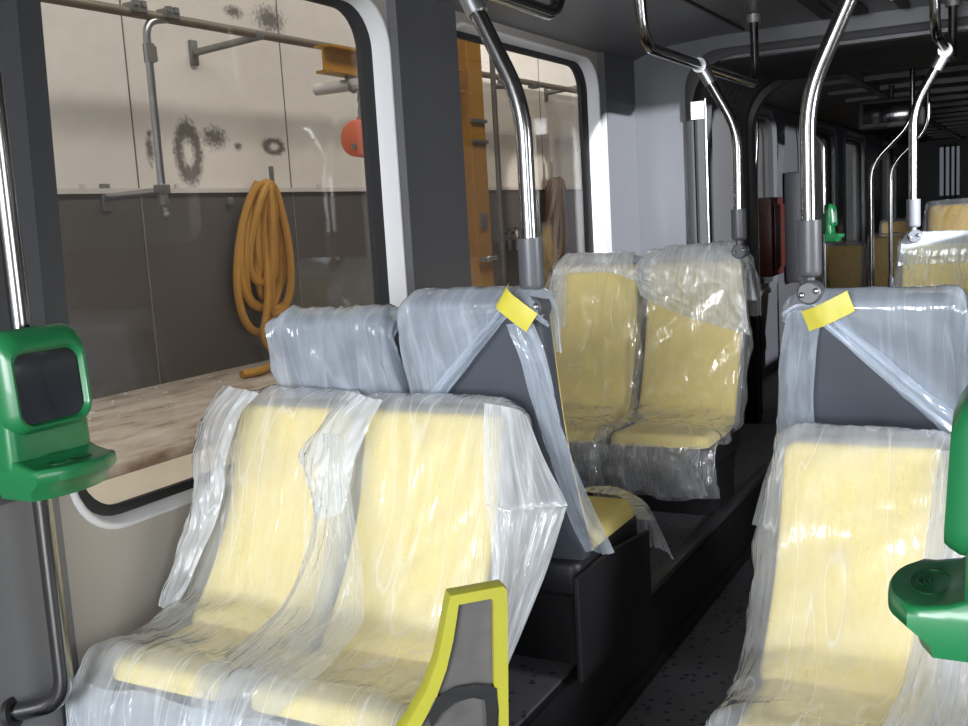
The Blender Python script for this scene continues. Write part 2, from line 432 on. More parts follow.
# ceiling with the curved cove along the left wall
cv = MB()
prof = [(XL-.02, ZC-.06), (XL+.03, ZC-.055), (XL+.10, ZC-.03), (XL+.22, ZC+.0), (XL+.5, ZC+.02), (CX, ZC+.03), (XR-.5, ZC+.02), (XR-.2, ZC), (XR-.05, ZC-.04), (XR+.04, ZC-.06)]
top = [(XR+.06, ZC+.16), (XL-.06, ZC+.16)]
loop = prof+top
cv.loft([[(p[0], y, p[1]) for p in loop] for y in (-2.6, YB)], True, True)
struct('ceiling', cv, M['ceil'], angle=50)
tr = MB()
for x, w in ((-.98, .07), (-.84, .10), (-.62, .05)): tr.box((x, 1.6, ZC+.022), (w, 8.2, .02))
for x in (-1.42, -.34): tr.box((x, 1.6, ZC+.018), (.012, 8.2, .014))
struct('trim_1', tr, M['black'], smooth=False)
# pillar covers
def pillar(y0, y1, bl, br, z0, z1, name, d=.028, mat='pillar', dy=0):
    m = MB(); pf = [(y0, 0), (y0+bl, d), (y1-br, d), (y1, 0)]
    m.loft([[(XL+q, y+(e if i > 1 else 0), z) for i, (y, q) in enumerate(pf)]+[(XL-.004, y1+e, z), (XL-.004, y0, z)] for z, e in ((z0, 0), (z1, dy))], True, True)
    return struct(name, m, M[mat], smooth=False)
pillar(-2.5, 1.735, .02, .09, .92, ZC-.05, 'trim_2', dy=.045)
pillar(-2.5, 1.66, .02, .085, 0, .92, 'trim_24', mat='pillar2')
pillar(3.28, 3.79, .02, .05, .75, ZC-.05, 'trim_3')
pillar(5.31, YB-.002, .03, .001, .75, ZC-.05, 'trim_4')
# windows
def reveal(w, k=.4):
    def lp(d, x):
        db = d*k if d > 0 else d
        return [(x, a, b) for a, b in rrect(w[0]+d, w[1]-d, w[2]+db, w[3]-db, RW-max(0, d)*.5)]
    return lp
def window(n, w, glass):
    e = thing('window_%d' % n, (XL-.05, (w[0]+w[1])/2, w[2]), None, None); e['kind'] = 'structure'
    lp = reveal(w)
    MB().loft([lp(-.012, XL), lp(-.010, XL+.006), lp(-.002, XL+.008), lp(.006, XL+.002), lp(.033, XL-.058), lp(.037, XL-.066), lp(.012, XL-.085), lp(-.01, XL-.085)]).build('window_frame', M['frame'], e, angle=60)
    MB().loft([lp(.029, XL-.05), lp(.036, XL-.05), lp(.080, XL-.064), lp(.080, XL-.085), lp(.029, XL-.085)]).build('gasket', M['black'], e)
    g = MB(); g.loft([lp(.02, XL-.072), lp(.02, XL-.078)], True, True); g.build('pane', glass, e, smooth=False)
window(1, WIN[0], M['glass']); window(2, WIN[1], M['glass2'])
# lower side heater panel and skirting on the left
struct('baseboard_left', MB().box((XL+.03, 1.0, .12), (.06, 1.3, .24), bev=.01), M['dark'])

# podiums (raised seat floors) along both sides
pl = MB(); pl.box(((XL-1.13)/2, 3.75, .13), (-1.13-XL, 4.05, .26)); struct('trim_5', pl, M['floor'], smooth=False)
pf = MB(); pf.box((-1.118, 3.75, .125), (.024, 4.06, .25)); pf.box((-1.10, 3.75, .02), (.03, 4.06, .04), bev=.008); struct('trim_6', pf, M['dark'], smooth=False)
nb = MB(); nb.box((-1.125, 3.78, .268), (.05, 2.0, .026), bev=.008); struct('trim_7', nb, M['trim'])
pr = MB(); pr.box(((XR-.55)/2, 4.35, .10), (XR+.55, 2.9, .20)); struct('trim_8', pr, M['dark'], smooth=False)

# bulkhead with gangway opening
OX0, OX1, OZ = -1.745, .11, 2.28
def goutline(x0, x1, z1, r, n=10):
    p = [(x1, 0)]
    for k in range(n+1):
        t = PI/2*k/n; p.append((x1-r+r*math.cos(t), z1-r+r*math.sin(t)))
    for k in range(n+1):
        t = PI/2*(1+k/n); p.append((x0+r+r*math.cos(t), z1-r+r*math.sin(t)))
    p.append((x0, 0)); return p
g0 = goutline(OX0, OX1, OZ, .2)
of = [(XR+.02, 0), (XR+.02, ZC+.06), (XL-.02, ZC+.06), (XL-.02, 0)]
bk = plate(of+g0[::-1], [], lambda a, b, t: (a, YB+t, b), .08)
struct('wall_far', bk, M['bulk'], smooth=False)
def tunnel(name, secs, mat):
    m = MB(); m.loft([[(x, y, z) for x, z in goutline(OX0+d, OX1-d, OZ-d*.6, .2+d)] for y, d in secs], closed=False); return m
bell = thing('gangway_bellows', (CX, 6.4, 0), 'black folded rubber gangway bellows joining the two tram cars', 'gangway')
secs = [(YB+.02, -.012)]
for k in range(9): secs += [(YB+.1+k*.13, -.01), (YB+.165+k*.13, .03)]
secs += [(7.08, -.012)]
tunnel('b', secs, None).build('bellows', M['black'], bell, angle=25)
fr = MB(); fr.loft([[(x, y, z) for x, z in goutline(OX0+d, OX1-d, OZ+.03-d, .24+d)] for y, d in ((YB-.015, -.03), (YB-.02, .0), (YB-.015, .012), (YB+.06, .012))], closed=False); fr.build('gangway_frame', M['black'], bell)
fr = MB(); fr.loft([[(x, y, z) for x, z in goutline(OX0+d, OX1-d, OZ+.03-d, .28+d)] for y, d in ((7.0, -.02), (6.98, .02), (7.0, .04), (7.1, .04), (7.12, -.02))], closed=False); fr.build('gangway_frame', M['dark'], bell)
MB().box((CX, 6.45, -.05), (OX1-OX0+.1, 1.3, .1)).build('gangway_floor', M['dark'], bell, smooth=False)

# next car
Y2 = 7.1; Y3 = 20.0
w2 = [(7.9, 9.36, .8, 2.2), (11.1, 12.45, .8, 2.2), (13.1, 14.65, .8, 2.2), (16.3, 18.0, .8, 2.2)]
outer = [(Y3, 0), (Y3, ZC+.1), (Y2, ZC+.1), (Y2, 0)]
struct('trim_9', plate(outer, [rrect(*w, RW) for w in w2], fl, .09), M['bulk'], smooth=False)
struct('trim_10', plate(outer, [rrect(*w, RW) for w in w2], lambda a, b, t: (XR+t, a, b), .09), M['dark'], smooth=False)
for i, w in enumerate(w2):
    e = thing('window_%d' % (3+i), (XL-.05, (w[0]+w[1])/2, w[2]), None, None); e['kind'] = 'structure'
    lp = lambda d, x: [(x, a, b) for a, b in rrect(w[0]+d, w[1]-d, w[2]+d, w[3]-d, RW-d*.6)]
    MB().loft([lp(-.09, XL), lp(-.08, XL+.02), lp(-.05, XL+.02), lp(.012, XL-.066), lp(.012, XL-.085)]).build('window_frame', M['bulk'], e, angle=60)
    MB().loft([lp(.008, XL-.04), lp(.05, XL-.062), lp(.05, XL-.085), lp(.0, XL-.085)]).build('gasket', M['black'], e)
    g = MB(); g.loft([lp(.02, XL-.072), lp(.02, XL-.078)], True, True); g.build('pane', M['glass2'], e, smooth=False)
struct('trim_11', MB().box((CX, (Y2+Y3)/2, -.05), (XR-XL+.16, Y3-Y2, .1)), M['floor'], smooth=False)
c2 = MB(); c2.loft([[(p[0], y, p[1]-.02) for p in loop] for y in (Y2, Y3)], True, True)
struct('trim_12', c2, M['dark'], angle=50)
rib = MB()
for k in range(14): rib.box((CX-.05, 7.7+k*.85, ZC-.005), (1.5, .05, .05))
for x in (-1.25, -.45): rib.box((x, 13.4, ZC-.02), (.06, 12.4, .06))
struct('trim_13', rib, M['trim'], smooth=False)
h0 = [(-1.62, 1.42), (-1.30, 1.42), (-1.30, 2.25), (-1.62, 2.25)]
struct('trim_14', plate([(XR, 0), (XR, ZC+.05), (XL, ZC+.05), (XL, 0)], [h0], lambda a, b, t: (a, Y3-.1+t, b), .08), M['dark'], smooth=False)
mul = MB()
for x in (-1.53, -1.44, -1.36): mul.tube([(x, Y3-.16, 1.2), (x, Y3-.16, 2.3)], .018)
struct('trim_15', mul, M['black'])

# ------------------------------------------------------------------ hall outside
HX = -4.6
JZ = 1.77
struct('trim_16', MB().box((HX-.06, 8.5, JZ+1.7), (.12, 21, 3.4)), M['hall'], smooth=False)
struct('trim_17', MB().box((HX-.06, 8.5, JZ/2-.25), (.13, 21, JZ+.5)), M['grey_hall'], smooth=False)
sm = MB(); lpz = MB()
for k in range(-4, 10):
    y = 4.42+k*1.39
    sm.box((HX+.002, y, JZ+1.7), (.006, .007, 3.4))
    lpz.box((HX+.008, y, JZ/2), (.008, .007, JZ-.02))
struct('trim_18', sm, M['seam'], smooth=False)
struct('trim_19', lpz, M['hallfloor'], smooth=False)
ls = MB(); ls.box((HX+.012, 8.5, JZ), (.03, 21, .028))
for k in range(-6, 20): ls.box((HX+.02, 4.0+k*.70, JZ+.022), (.02, .025, .03))
struct('trim_20', ls, M['lip'], smooth=False)
struct('trim_21', MB().box(((HX-3.16)/2, 8.5, .32), (-3.16-HX, 21, .64), bev=.012), M['ledge'])
struct('trim_22', MB().box((-2.78, 8.5, .30), (.72, 21, .60), bev=.02), M['coping'])
struct('trim_23', MB().box((-2.6, 8.5, -.66), (9, 24, .06)), M['hallfloor'], smooth=False)

# pipe rail along the hall wall
HP = -4.2
pipe = thing('pipe_rail', (HP, 8, 2.7), 'long brownish steel pipe rail running high along the white hall wall', 'pipe')
MB().tube([(HP, -1.5, 2.61), (HP, 5, 2.675), (HP, 17, 2.78)], .026).build('tube', M['rust'], pipe)
for y in (4.137, 4.372, 7.0, 9.0):
    c = MB(); c.box((HP, y, 2.69), (.075, .11, .05), bev=.008); c.box((HP+.03, y-.025, 2.71), (.03, .03, .03)); c.box((HP+.03, y+.025, 2.71), (.03, .03, .03))
    c.build('clamp', M['dsteel'], pipe)
dp = thing('drop_pipe', (HP, 4.2, 1.62), 'thin galvanised pipe bent down from the brown pipe rail', 'pipe')
MB().tube(fillet([(HP, 4.37, 2.665), (HP, 4.20, 2.635), (HP, 4.20, 1.74)], .13), .021).build('tube', M['galv'], dp)
m = MB(); m.box((HP, 4.205, 2.47), (.044, .046, .10), bev=.003, seg=1); m.box((HP, 4.235, 2.47), (.02, .04, .08), bev=.002, seg=1); m.build('coupling', M['dsteel'], dp, smooth=False)
m = MB(); m.tube([(HP, 4.20, 1.76), (HP, 4.20, 1.67)], .028); m.tube([(HP, 4.20, 1.67), (HP+.01, 4.20, 1.62)], .018); m.sphere((HP+.01, 4.2, 1.615), .022); m.build('nozzle', M['dsteel'], dp)
# support arms off the wall
def arm(y0, z0, y1, z1, label, mat='dsteel', x1=-4.2):
    t = thing('support_arm', (HX, y0, z0), label, 'bracket', 'support arms on the hall wall')
    MB().tube([(HX+.02, y0, z0), (x1, y1, z1)], .022, seg=10).build('arm_bar', M[mat], t)
    MB().box((HX+.012, y0, z0), (.02, .06, .15), bev=.004).build('wall_plate', M['dsteel'], t)
    MB().box((x1, y1, z1+.01), (.06, .07, .05), bev=.006).build('end_clamp', M['dsteel'], t)
arm(4.962, 2.60, 5.10, 2.66, 'dark steel arm jutting from the white wall under the pipe rail, behind the near window')
arm(4.16, 1.735, 4.20, 1.745, 'galvanised arm at the wall joint holding the bottom of the drop pipe', 'galv')
arm(10.124, 2.745, 10.3, 2.80, 'dark steel arm under the pipe rail, seen through the second window')
# hose on its hook
hk = thing('hose_hook', (HX, 5.53, 1.75), 'small upright steel hook bar on the wall holding the ochre hose', 'hook', 'hose hooks')
m = MB(); m.box((HX+.10, 5.49, 1.81), (.012, .04, .22), bev=.003); m.box((HX+.06, 5.49, 1.70), (.12, .03, .02)); m.build('hook_bar', M['dsteel'], hk)
def coil(cy, ztop, loops, x0, seed, spec):
    """loops: (left, right, bottom) reach of each hanging loop"""
    rnd = random.Random(seed); pts = []
    for k, (yl, yr, zb) in enumerate(spec):
        zt = ztop+rnd.uniform(-.025, .012); n = 24; xo = x0+.014*(k % 5)+rnd.uniform(0, .03)
        for i in range(n):
            a = 2*PI*i/n; c = math.cos(a); sn = math.sin(a); q = (1-c)/2
            wid = (yr if sn > 0 else -yl)*abs(sn)**.75*(.55+.45*q)*(1 if sn > 0 else 1)
            pts.append((xo+.035*c+.015*math.sin(2*a+k), cy+(wid if sn > 0 else wid)+(yr-yl)*.12*q, zt+(zb-zt)*q))
    return pts
pts = coil(5.36, 1.80, 8, HX+.08, 11, [(.12, .22, 1.06), (.33, .06, .84), (.06, .27, .98), (.20, .08, 1.16), (.03, .19, .95), (.24, .24, 1.02), (.12, .12, 1.22), (.30, .20, 1.0)])
tail = [(HX+.13, 5.34, 1.45), (HX+.15, 5.285, 1.05), (HX+.16, 5.20, .84), (HX+.18, 5.25, .72), (HX+.26, 5.18, .668), (HX+.44, 4.84, .667), (HX+.43, 4.66, .667)]
m = MB(); P = [Vector(p) for p in pts]+[Vector(p) for p in tail]
sp = [spline(P, t/620) for t in range(621)]
m.tube(sp, .026, seg=8)
tag(m.build('hose', M['hose'], loc=(HX+.1, 5.44, .64)), 'thick ochre yellow hose hanging in long loops from a hook on the grey dado', 'hose')
hk = thing('hose_hook', (HX, 10.15, 1.8), 'small upright steel hook bar on the wall holding the brown rope bundle', 'hook', 'hose hooks')
m = MB(); m.box((HX+.10, 9.98, 1.92), (.012, .04, .24), bev=.003); m.box((HX+.06, 9.98, 1.78), (.12, .03, .02)); m.build('hook_bar', M['dsteel'], hk)
P = [Vector(p) for p in coil(9.98, 1.84, 9, HX+.08, 5, [(.2, .25, 1.0), (.25, .2, .95), (.12, .3, 1.1), (.28, .1, 1.05), (.15, .15, .92), (.22, .3, 1.2), (.1, .2, 1.0), (.25, .28, 1.1)])]
m = MB(); m.tube([spline(P, t/520) for t in range(521)], .03, seg=8)
tag(m.build('rope_bundle', M['bhose'], loc=(HX+.1, 10.15, .9)), 'brown rope bundle hanging on the far hall wall, seen through the second window', 'rope')
m = MB(); m.box((HX+.02, 5.15, 1.70), (.04, .045, .05), bev=.005)
tag(m.build('wall_clip', M['dsteel'], loc=(HX, 5.15, 1.7)), 'small dark clip just under the wall joint, left of the hose', 'clip')

# crane column, jib, hoist
KX = -3.5
col = thing('crane_column', (KX, 6.5, -.6), 'ochre yellow steel crane column outside the second window', 'column')
m = MB(); m.box((KX+.07, 6.40, 2.0), (.018, .20, 5.2)); m.box((KX-.12, 6.40, 2.0), (.018, .20, 5.2)); m.box((KX-.02, 6.40, 2.0), (.18, .02, 5.2)); m.build('column_body', M['crane'], col, smooth=False)
m = MB()
for z in (2.02, 2.16): m.box((KX+.085, 6.40, z), (.02, .22, .022))
m.build('band', M['dsteel'], col, smooth=False)
m = MB(); m.tube([(KX+.10, 6.28, 1.22), (KX+.10, 6.52, 1.22)], .014); m.sphere((KX+.11, 6.38, 1.22), .022); m.build('latch_rod', M['galv'], col)
m = MB(); m.box((KX+.085, 6.40, 1.48), (.015, .09, .11), bev=.004); m.build('switch_plate', M['dsteel'], col)
jb = thing('jib_beam', (KX, 5.5, 2.4), 'short ochre yellow steel I-beam jib reaching from the crane column', 'beam')
m = MB()
m.box((KX, 5.545, 2.485), (.11, 1.51, .014)); m.box((KX, 5.545, 2.35), (.11, 1.51, .014)); m.box((KX, 5.545, 2.417), (.012, 1.51, .14))
m.build('beam_web', M['crane'], jb, smooth=False)
tb = thing('silver_tube', (-3.4, 5.12, 2.30), 'short bright silver tube slung under the yellow jib beam', 'tube')
MB().tube([(-3.72, 5.0, 2.29), (-3.05, 5.0, 2.29)], .034, seg=20).build('tube_body', M['bright'], tb)
m = MB()
for x in (-3.46, -3.38): m = MB(); m.tube([(x, 5.0+.042*math.cos(a), 2.29+.042*math.sin(a)) for a in [2*PI*k/20 for k in range(20)]], .008, seg=6, closed=True); m.build('clamp_ring', M['dsteel'], tb)
m = MB(); m.tube([(-3.50, 5.0, 2.325), (-3.50, 5.0, 2.345)], .01); m.build('hanger_bolt', M['dsteel'], tb)
ho = thing('chain_hoist', (-3.42, 5.2, 1.95), 'orange-red round chain hoist hanging by a chain under the silver tube', 'hoist')
ch = MB()
for k in range(5):
    z = 2.235-k*.030; n = 12
    ring = [(.013*math.cos(2*PI*i/n), .024*math.sin(2*PI*i/n)) for i in range(n)]
    ch.tube([(-3.42+(a if k % 2 else 0), 5.0+(0 if k % 2 else a), z+b) for a, b in ring], .006, seg=6, closed=True)
ch.build('chain', M['dsteel'], ho)
m = MB(); c = Vector((-3.42, 5.0, 1.985))
m.tube([c+Vector((.0, -.085, 0)), c+Vector((0, -.075, 0)), c+Vector((0, .0, 0)), c+Vector((0, .085, 0))], .1, seg=28, radii=[.085, .10, .105, .10])
m.box(c+Vector((0, .04, .09)), (.07, .10, .08), bev=.015); m.box(c+Vector((0, .13, 0)), (.11, .14, .15), bev=.02)
m.build('hoist_body', M['hoist'], ho)
m = MB(); m.box(c+Vector((.0, -.088, -.045)), (.028, .01, .035), bev=.003); m.build('label_plate', M['dsteel'], ho); m = MB(); m.tube([c+Vector((0, 0, .12)), c+Vector((0, 0, .16))], .018); m.build('chain_stud', M['dsteel'], ho)
cd = thing('conduit_pipe', (-3.45, 6.78, -.6), 'thin grey conduit pipe standing beside the yellow crane column', 'pipe')
MB().tube([(-3.45, 6.72, -.6), (-3.45, 6.72, 3.4)], .02).build('tube', M['dsteel'], cd)
m = MB(); m.tube([(-3.45, 6.72, 2.42), (-3.45, 7.0, 2.44)], .02); m.sphere((-3.45, 6.86, 2.46), .035); m.build('elbow_fitting', M['dsteel'], cd)
vv = thing('valve_set', (HX, 8.9, 1.2), 'small cluster of grey pipe valves on the hall wall behind the second window', 'valve')
m = MB(); m.tube([(HX+.08, 8.7, 1.30), (HX+.08, 9.2, 1.30)], .022)
for y in (8.8, 8.95, 9.1): m.tube([(HX+.08, y, 1.36), (HX+.08, y, 1.18)], .032); m.box((HX+.1, y, 1.385), (.03, .09, .025), bev=.004)
m.box((HX+.03, 8.95, 1.30), (.06, .06, .06)); m.build('valve_body', M['galv'], vv)
# paint flakes on the ledge
rnd = random.Random(3); fk = MB()
for k in range(70):
    y = rnd.uniform(3.4, 5.6); x = rnd.choice([rnd.uniform(-4.55, -4.2), rnd.uniform(-4.5, -3.2)]); s = rnd.choice([.004, .005, .006, .008, .014])
    a = rnd.uniform(0, PI); n = 6
    ps = [(x+s*rnd.uniform(.5, 1.2)*math.cos(a+2*PI*i/n), y+1.1*s*rnd.uniform(.5, 1.2)*math.sin(a+2*PI*i/n)) for i in range(n)]
    fk.loft([[(p[0], p[1], .6405) for p in ps], [(p[0], p[1], .645) for p in ps]], True, True)
tag(fk.build('paint_flakes', M['flake'], loc=(-4, 4.4, .64), smooth=False), 'white paint flakes scattered along the dusty ledge outside the near window', 'debris', kind='stuff')

# ------------------------------------------------------------------ seats
class Seat: pass
def seat(x0, x1, y0, face, zb, zs, zt, lean, dep, label, group, name='tram_seat', side=False, far=False, scoop=.05):
    S = Seat(); S.cx = (x0+x1)/2; S.w = (x1-x0)/2; S.y0 = y0; S.f = face; S.zs = zs; S.zt = zt; S.lean = lean; S.dep = dep; S.zb = zb
    def BL(z):   # forward coordinate of the seat-back front at height z
        q = max(-.3, min(1.2, (z-zs)/(zt-zs))); return -lean*q-.012*math.sin(PI*max(0, min(1, q)))+scoop*max(0, 1-max(0, q)/.6)**2
    S.BL = BL
    t = thing(name, (S.cx, y0, zb), label, 'seat', group)
    W = lambda x, l, z: Vector((S.cx+x*(1 if face > 0 else -1)*1.0, y0+face*l, z))
    if face < 0: W = lambda x, l, z: Vector((S.cx+x, y0-l, z))
    else: W = lambda x, l, z: Vector((S.cx+x, y0+l, z))
    S.W = W
    w = S.w
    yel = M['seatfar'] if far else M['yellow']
    po = taper(w*.985-.004, w*.97-.006, zs-.02, zt-.006, .03, .032)
    MB().slab(po, -.045, .012, .016, lambda a, b, tt: W(a, BL(b)+tt+.012*(1-(a/w)**2)-.012, b)).build('backrest', yel, t)
    so = taper(w*1.0-.002, w*.985-.002, zs-.06, zt, .05, .055)
    MB().slab(so, -.10, -.004, .03, lambda a, b, tt: W(a, BL(b)+tt, b)).build('back_shell', M['shell' if face > 0 else 'pan'], t)
    # cushion: outline in (x, l)
    cu = taper(w*.955-.006, w*.945-.006, -.02, dep-.012, .03, .05)
    MB().slab(cu, zs-.085, zs, .03, lambda a, b, tt: W(a, b, tt+.02*(b/dep)**2*(1 if tt > zs-.05 else 0))).build('seat_cushion', yel, t)
    su = taper(w-.004, w*.98-.004, -.07, dep-.002, .03, .06)
    MB().slab(su, zs-.13, zs-.028, .02, lambda a, b, tt: W(a, b, tt)).build('seat_pan', M['dark'], t)
    if zs-.13 > zb+.02:
        ped = MB()
        L = []
        for q, (hx, l0, l1) in ((0, (w*.92, -.02, dep*.62)), (.5, (w*.90, -.03, dep*.66)), (1, (w*.93, -.05, dep*.88))):
            z = zb+(zs-.13-zb)*q; L.append([W(a, b, z) for a, b in rrect(-hx, hx, l0, l1, .05, 5)])
        ped.loft(L, True, True); ped.build('pedestal', M['dark'], t)
    if side:
        sgn = side
        pn = MB(); xs = sgn*(w+.008)
        pn.slab([(-.12, zb), (dep*.98, zb), (dep*.98, zs-.085), (dep*.3, zs-.05), (-.12, zs-.05)], -.008, .008, .004, lambda a, b, tt: W(xs+tt, a, b), rings=1, seg=1)
        pn.build('side_panel', M['dark'], t, smooth=False)
    S.obj = t
    return S

A1 = seat(-1.995, -1.585, 2.02, -1, .26, .49, 1.028, .17, .40, 'yellow seat by the near window, left one of the front left pair, its back low', 'front left pair of seats', scoop=.09)
A2 = seat(-1.565, -1.145, 2.02, -1, .26, .49, 1.028, .17, .40, 'yellow seat beside the aisle, right one of the front left pair, behind the lime panel', 'front left pair of seats', scoop=.09)
B1 = seat(-1.905, -1.515, 2.52, 1, .26, .60, 1.26, .15, .45, 'seat at the near window turned away, its covered back showing above the front left pair', 'seats turned away on the left')
B2 = seat(-1.475, -1.08, 2.52, 1, .26, .60, 1.31, .15, .45, 'seat turned away at the aisle, slate back bared below taped film, beside a steel pole', 'seats turned away on the left', side=1)
C1 = seat(-1.99, -1.58, 4.24, -1, .26, .60, 1.265, .16, .43, 'yellow seat beside the second window, left one of the facing pair under film', 'yellow seats facing the camera beyond')
C2 = seat(-1.555, -1.115, 4.24, -1, .26, .60, 1.265, .16, .43, 'yellow aisle seat with extra milky film over its head, right one of the facing pair', 'yellow seats facing the camera beyond')
D1 = seat(-.605, -.19, 2.50, -1, 0, .36, .88, .20, .42, 'yellow seat at the lower right beside the aisle, wrapped in taut film', 'front right pair of seats', scoop=.10)
D2 = seat(-.165, .25, 2.50, -1, 0, .36, .88, .20, .42, 'yellow seat at the right edge of the photo, behind the right green ticket reader', 'front right pair of seats', scoop=.10)
E1 = seat(-.605, -.165, 3.06, 1, .20, .58, 1.245, .16, .45, 'seat turned away on the right, slate back bared below film swept from yellow tape', 'seats turned away on the right')
E2 = seat(-.135, .30, 3.06, 1, .20, .58, 1.245, .16, .45, 'seat turned away at the far right edge under bluish film', 'seats turned away on the right')
G1 = seat(-.60, -.165, 5.12, -1, .20, .60, 1.265, .16, .43, 'yellow seat farther along the right side with a grey film band over its top', 'facing seats farther on the right')

# far car seats
FS = []
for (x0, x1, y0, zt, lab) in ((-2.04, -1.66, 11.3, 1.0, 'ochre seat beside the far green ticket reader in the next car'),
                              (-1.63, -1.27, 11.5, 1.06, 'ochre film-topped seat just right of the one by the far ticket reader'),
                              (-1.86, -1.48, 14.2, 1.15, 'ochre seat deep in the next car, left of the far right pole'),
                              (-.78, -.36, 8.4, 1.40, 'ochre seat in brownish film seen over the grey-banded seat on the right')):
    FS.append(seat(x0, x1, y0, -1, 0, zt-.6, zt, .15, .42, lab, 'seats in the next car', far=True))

# ------------------------------------------------------------------ plastic covers
def cover(S, label, prof, mat, amp=.006, seed=1.0, nu=60, nv=90, rot=0.0, streak=(8, 2), crumple=.0, group='plastic covers on the seats', edge=.0, name='plastic_cover'):
    """prof rows: (l, z, half width, wrap depth, left flare, right flare)"""
    pr = [Vector((p[0], p[1], 0)) for p in prof]; rows = []
    for i, p in enumerate(prof):
        t = (pr[min(len(pr)-1, i+1)]-pr[max(0, i-1)]).normalized(); n = Vector((-t.y, t.x, 0))
        l, z, hw, wd, f0, f1 = p
        row = []
        for (x, k) in ((-(hw+f0), -wd), (-(hw+.012+f0*.45), -wd*.4), (-(hw-.014), .004), (-hw*.55, .012), (0, .014), (hw*.55, .012), (hw-.014, .004), (hw+.012+f1*.45, -wd*.4), (hw+f1, -wd)):
            row.append(S.W(x, l+n.x*k, z+n.y*k))
        rows.append(row)
    m = sheet(rows, nu, nv, amp, seed, streak, rot, crumple, edge)
    o = m.build(name, mat, loc=(S.cx, S.y0, S.zs))
    return tag(o, label, 'plastic cover', group)

def std_prof(S, rear=.25, drop=.18, fl=.0, fr=.0, wd=.06, bridge=.0, dropout=.02, extra=0.0):
    w = S.w; zt, zs = S.zt, S.zs; BL = S.BL
    P = [(BL(zt-rear)-.115, zt-rear, w+.02, wd*.6, fl, fr), (BL(zt)-.118, zt-.05, w*.99, wd*.6, fl*.6, fr*.6)]
    P += [(BL(zt)-.07, zt+.016, w*.96, .045, fl*.4, fr*.4), (BL(zt)+.0, zt+.013, w*.955, .045, fl*.4, fr*.4)]
    H = zt-zs
    for q in (.10, .30, .5, .7, .87):
        z = zt-H*q; P.append((BL(z)+.030+bridge*math.sin(PI*q)*.6, z, w*(.955+.05*q)+extra*q, wd, fl*min(1, q*2.5), fr*min(1, q*2.5)))
    P.append((BL(zs)+.045+bridge*.5, zs+.035+bridge*.3, w+extra, wd, fl*.7, fr*.7)); fl *= .4; fr *= .6
    for q in (.55, .75, .93): P.append((S.dep*q+.02, zs+.026+.02*q*q, w+.005+extra, wd, fl, fr))
    P.append((S.dep+.045, zs-.02, w+.01+extra, wd*.6, fl, fr))
    P.append((S.dep+.05+dropout, zs-drop*.6, w+.012+extra, wd*.5, fl*1.1, fr*1.1)); P.append((S.dep+.04+dropout*1.5, zs-drop, w+.012+extra, wd*.5, fl*1.2, fr*1.2))
    return P
cover(A1, 'clear film over the front left seat by the window', std_prof(A1, fl=.055, fr=.01, bridge=.05, wd=.07, drop=.16), FILM_A, seed=3.1, amp=.012, rot=.3, edge=.03)
cover(A2, 'taut clear film over the front left seat by the aisle', std_prof(A2, fl=.045, fr=.02, bridge=.06, wd=.05, drop=.16), FILM_A, seed=8.2, amp=.010, rot=-.35, edge=.02)
cover(C1, 'crinkled clear film on the facing seat by the second window', std_prof(C1, fl=.03, fr=.02, drop=.2, bridge=.03), FILM_C, seed=4.4, amp=.012, crumple=.007, rot=.4, edge=.02)
cover(C2, 'crinkled clear film on the facing seat at the aisle', std_prof(C2, fl=.015, fr=.03, drop=.2, bridge=.03), FILM_C, seed=6.7, amp=.012, crumple=.007, rot=-.6, edge=.03)
cover(D1, 'taut film over the lower right yellow seat by the aisle', std_prof(D1, fl=.05, fr=.01, bridge=.03, wd=.06), FILM_A, seed=5.5, amp=.009, rot=-.9, edge=.02)
cover(D2, 'milky film over the seat at the right edge of the photo', std_prof(D2, fl=.03, fr=.02, bridge=.03), FILM_W, seed=2.5, amp=.012, rot=.2, edge=.02)
cover(G1, 'crinkled film on the yellow seat with the grey top band', std_prof(G1, fl=.02, fr=.02, bridge=.02), FILM, seed=9.4, amp=.010, crumple=.006, rot=.5)
for i, S in enumerate(FS):
    cover(S, ['loose film over the ochre seat by the far green ticket reader', 'loose film over the ochre seat right of that beside the far reader',
              'loose film over the deepest ochre seat in the next car', 'brownish film over the high ochre seat past the grey-banded one'][i],
          std_prof(S, fl=.03, fr=.03), FILM_C, seed=20+i, amp=.012, nu=24, nv=40, group='plastic covers in the next car')
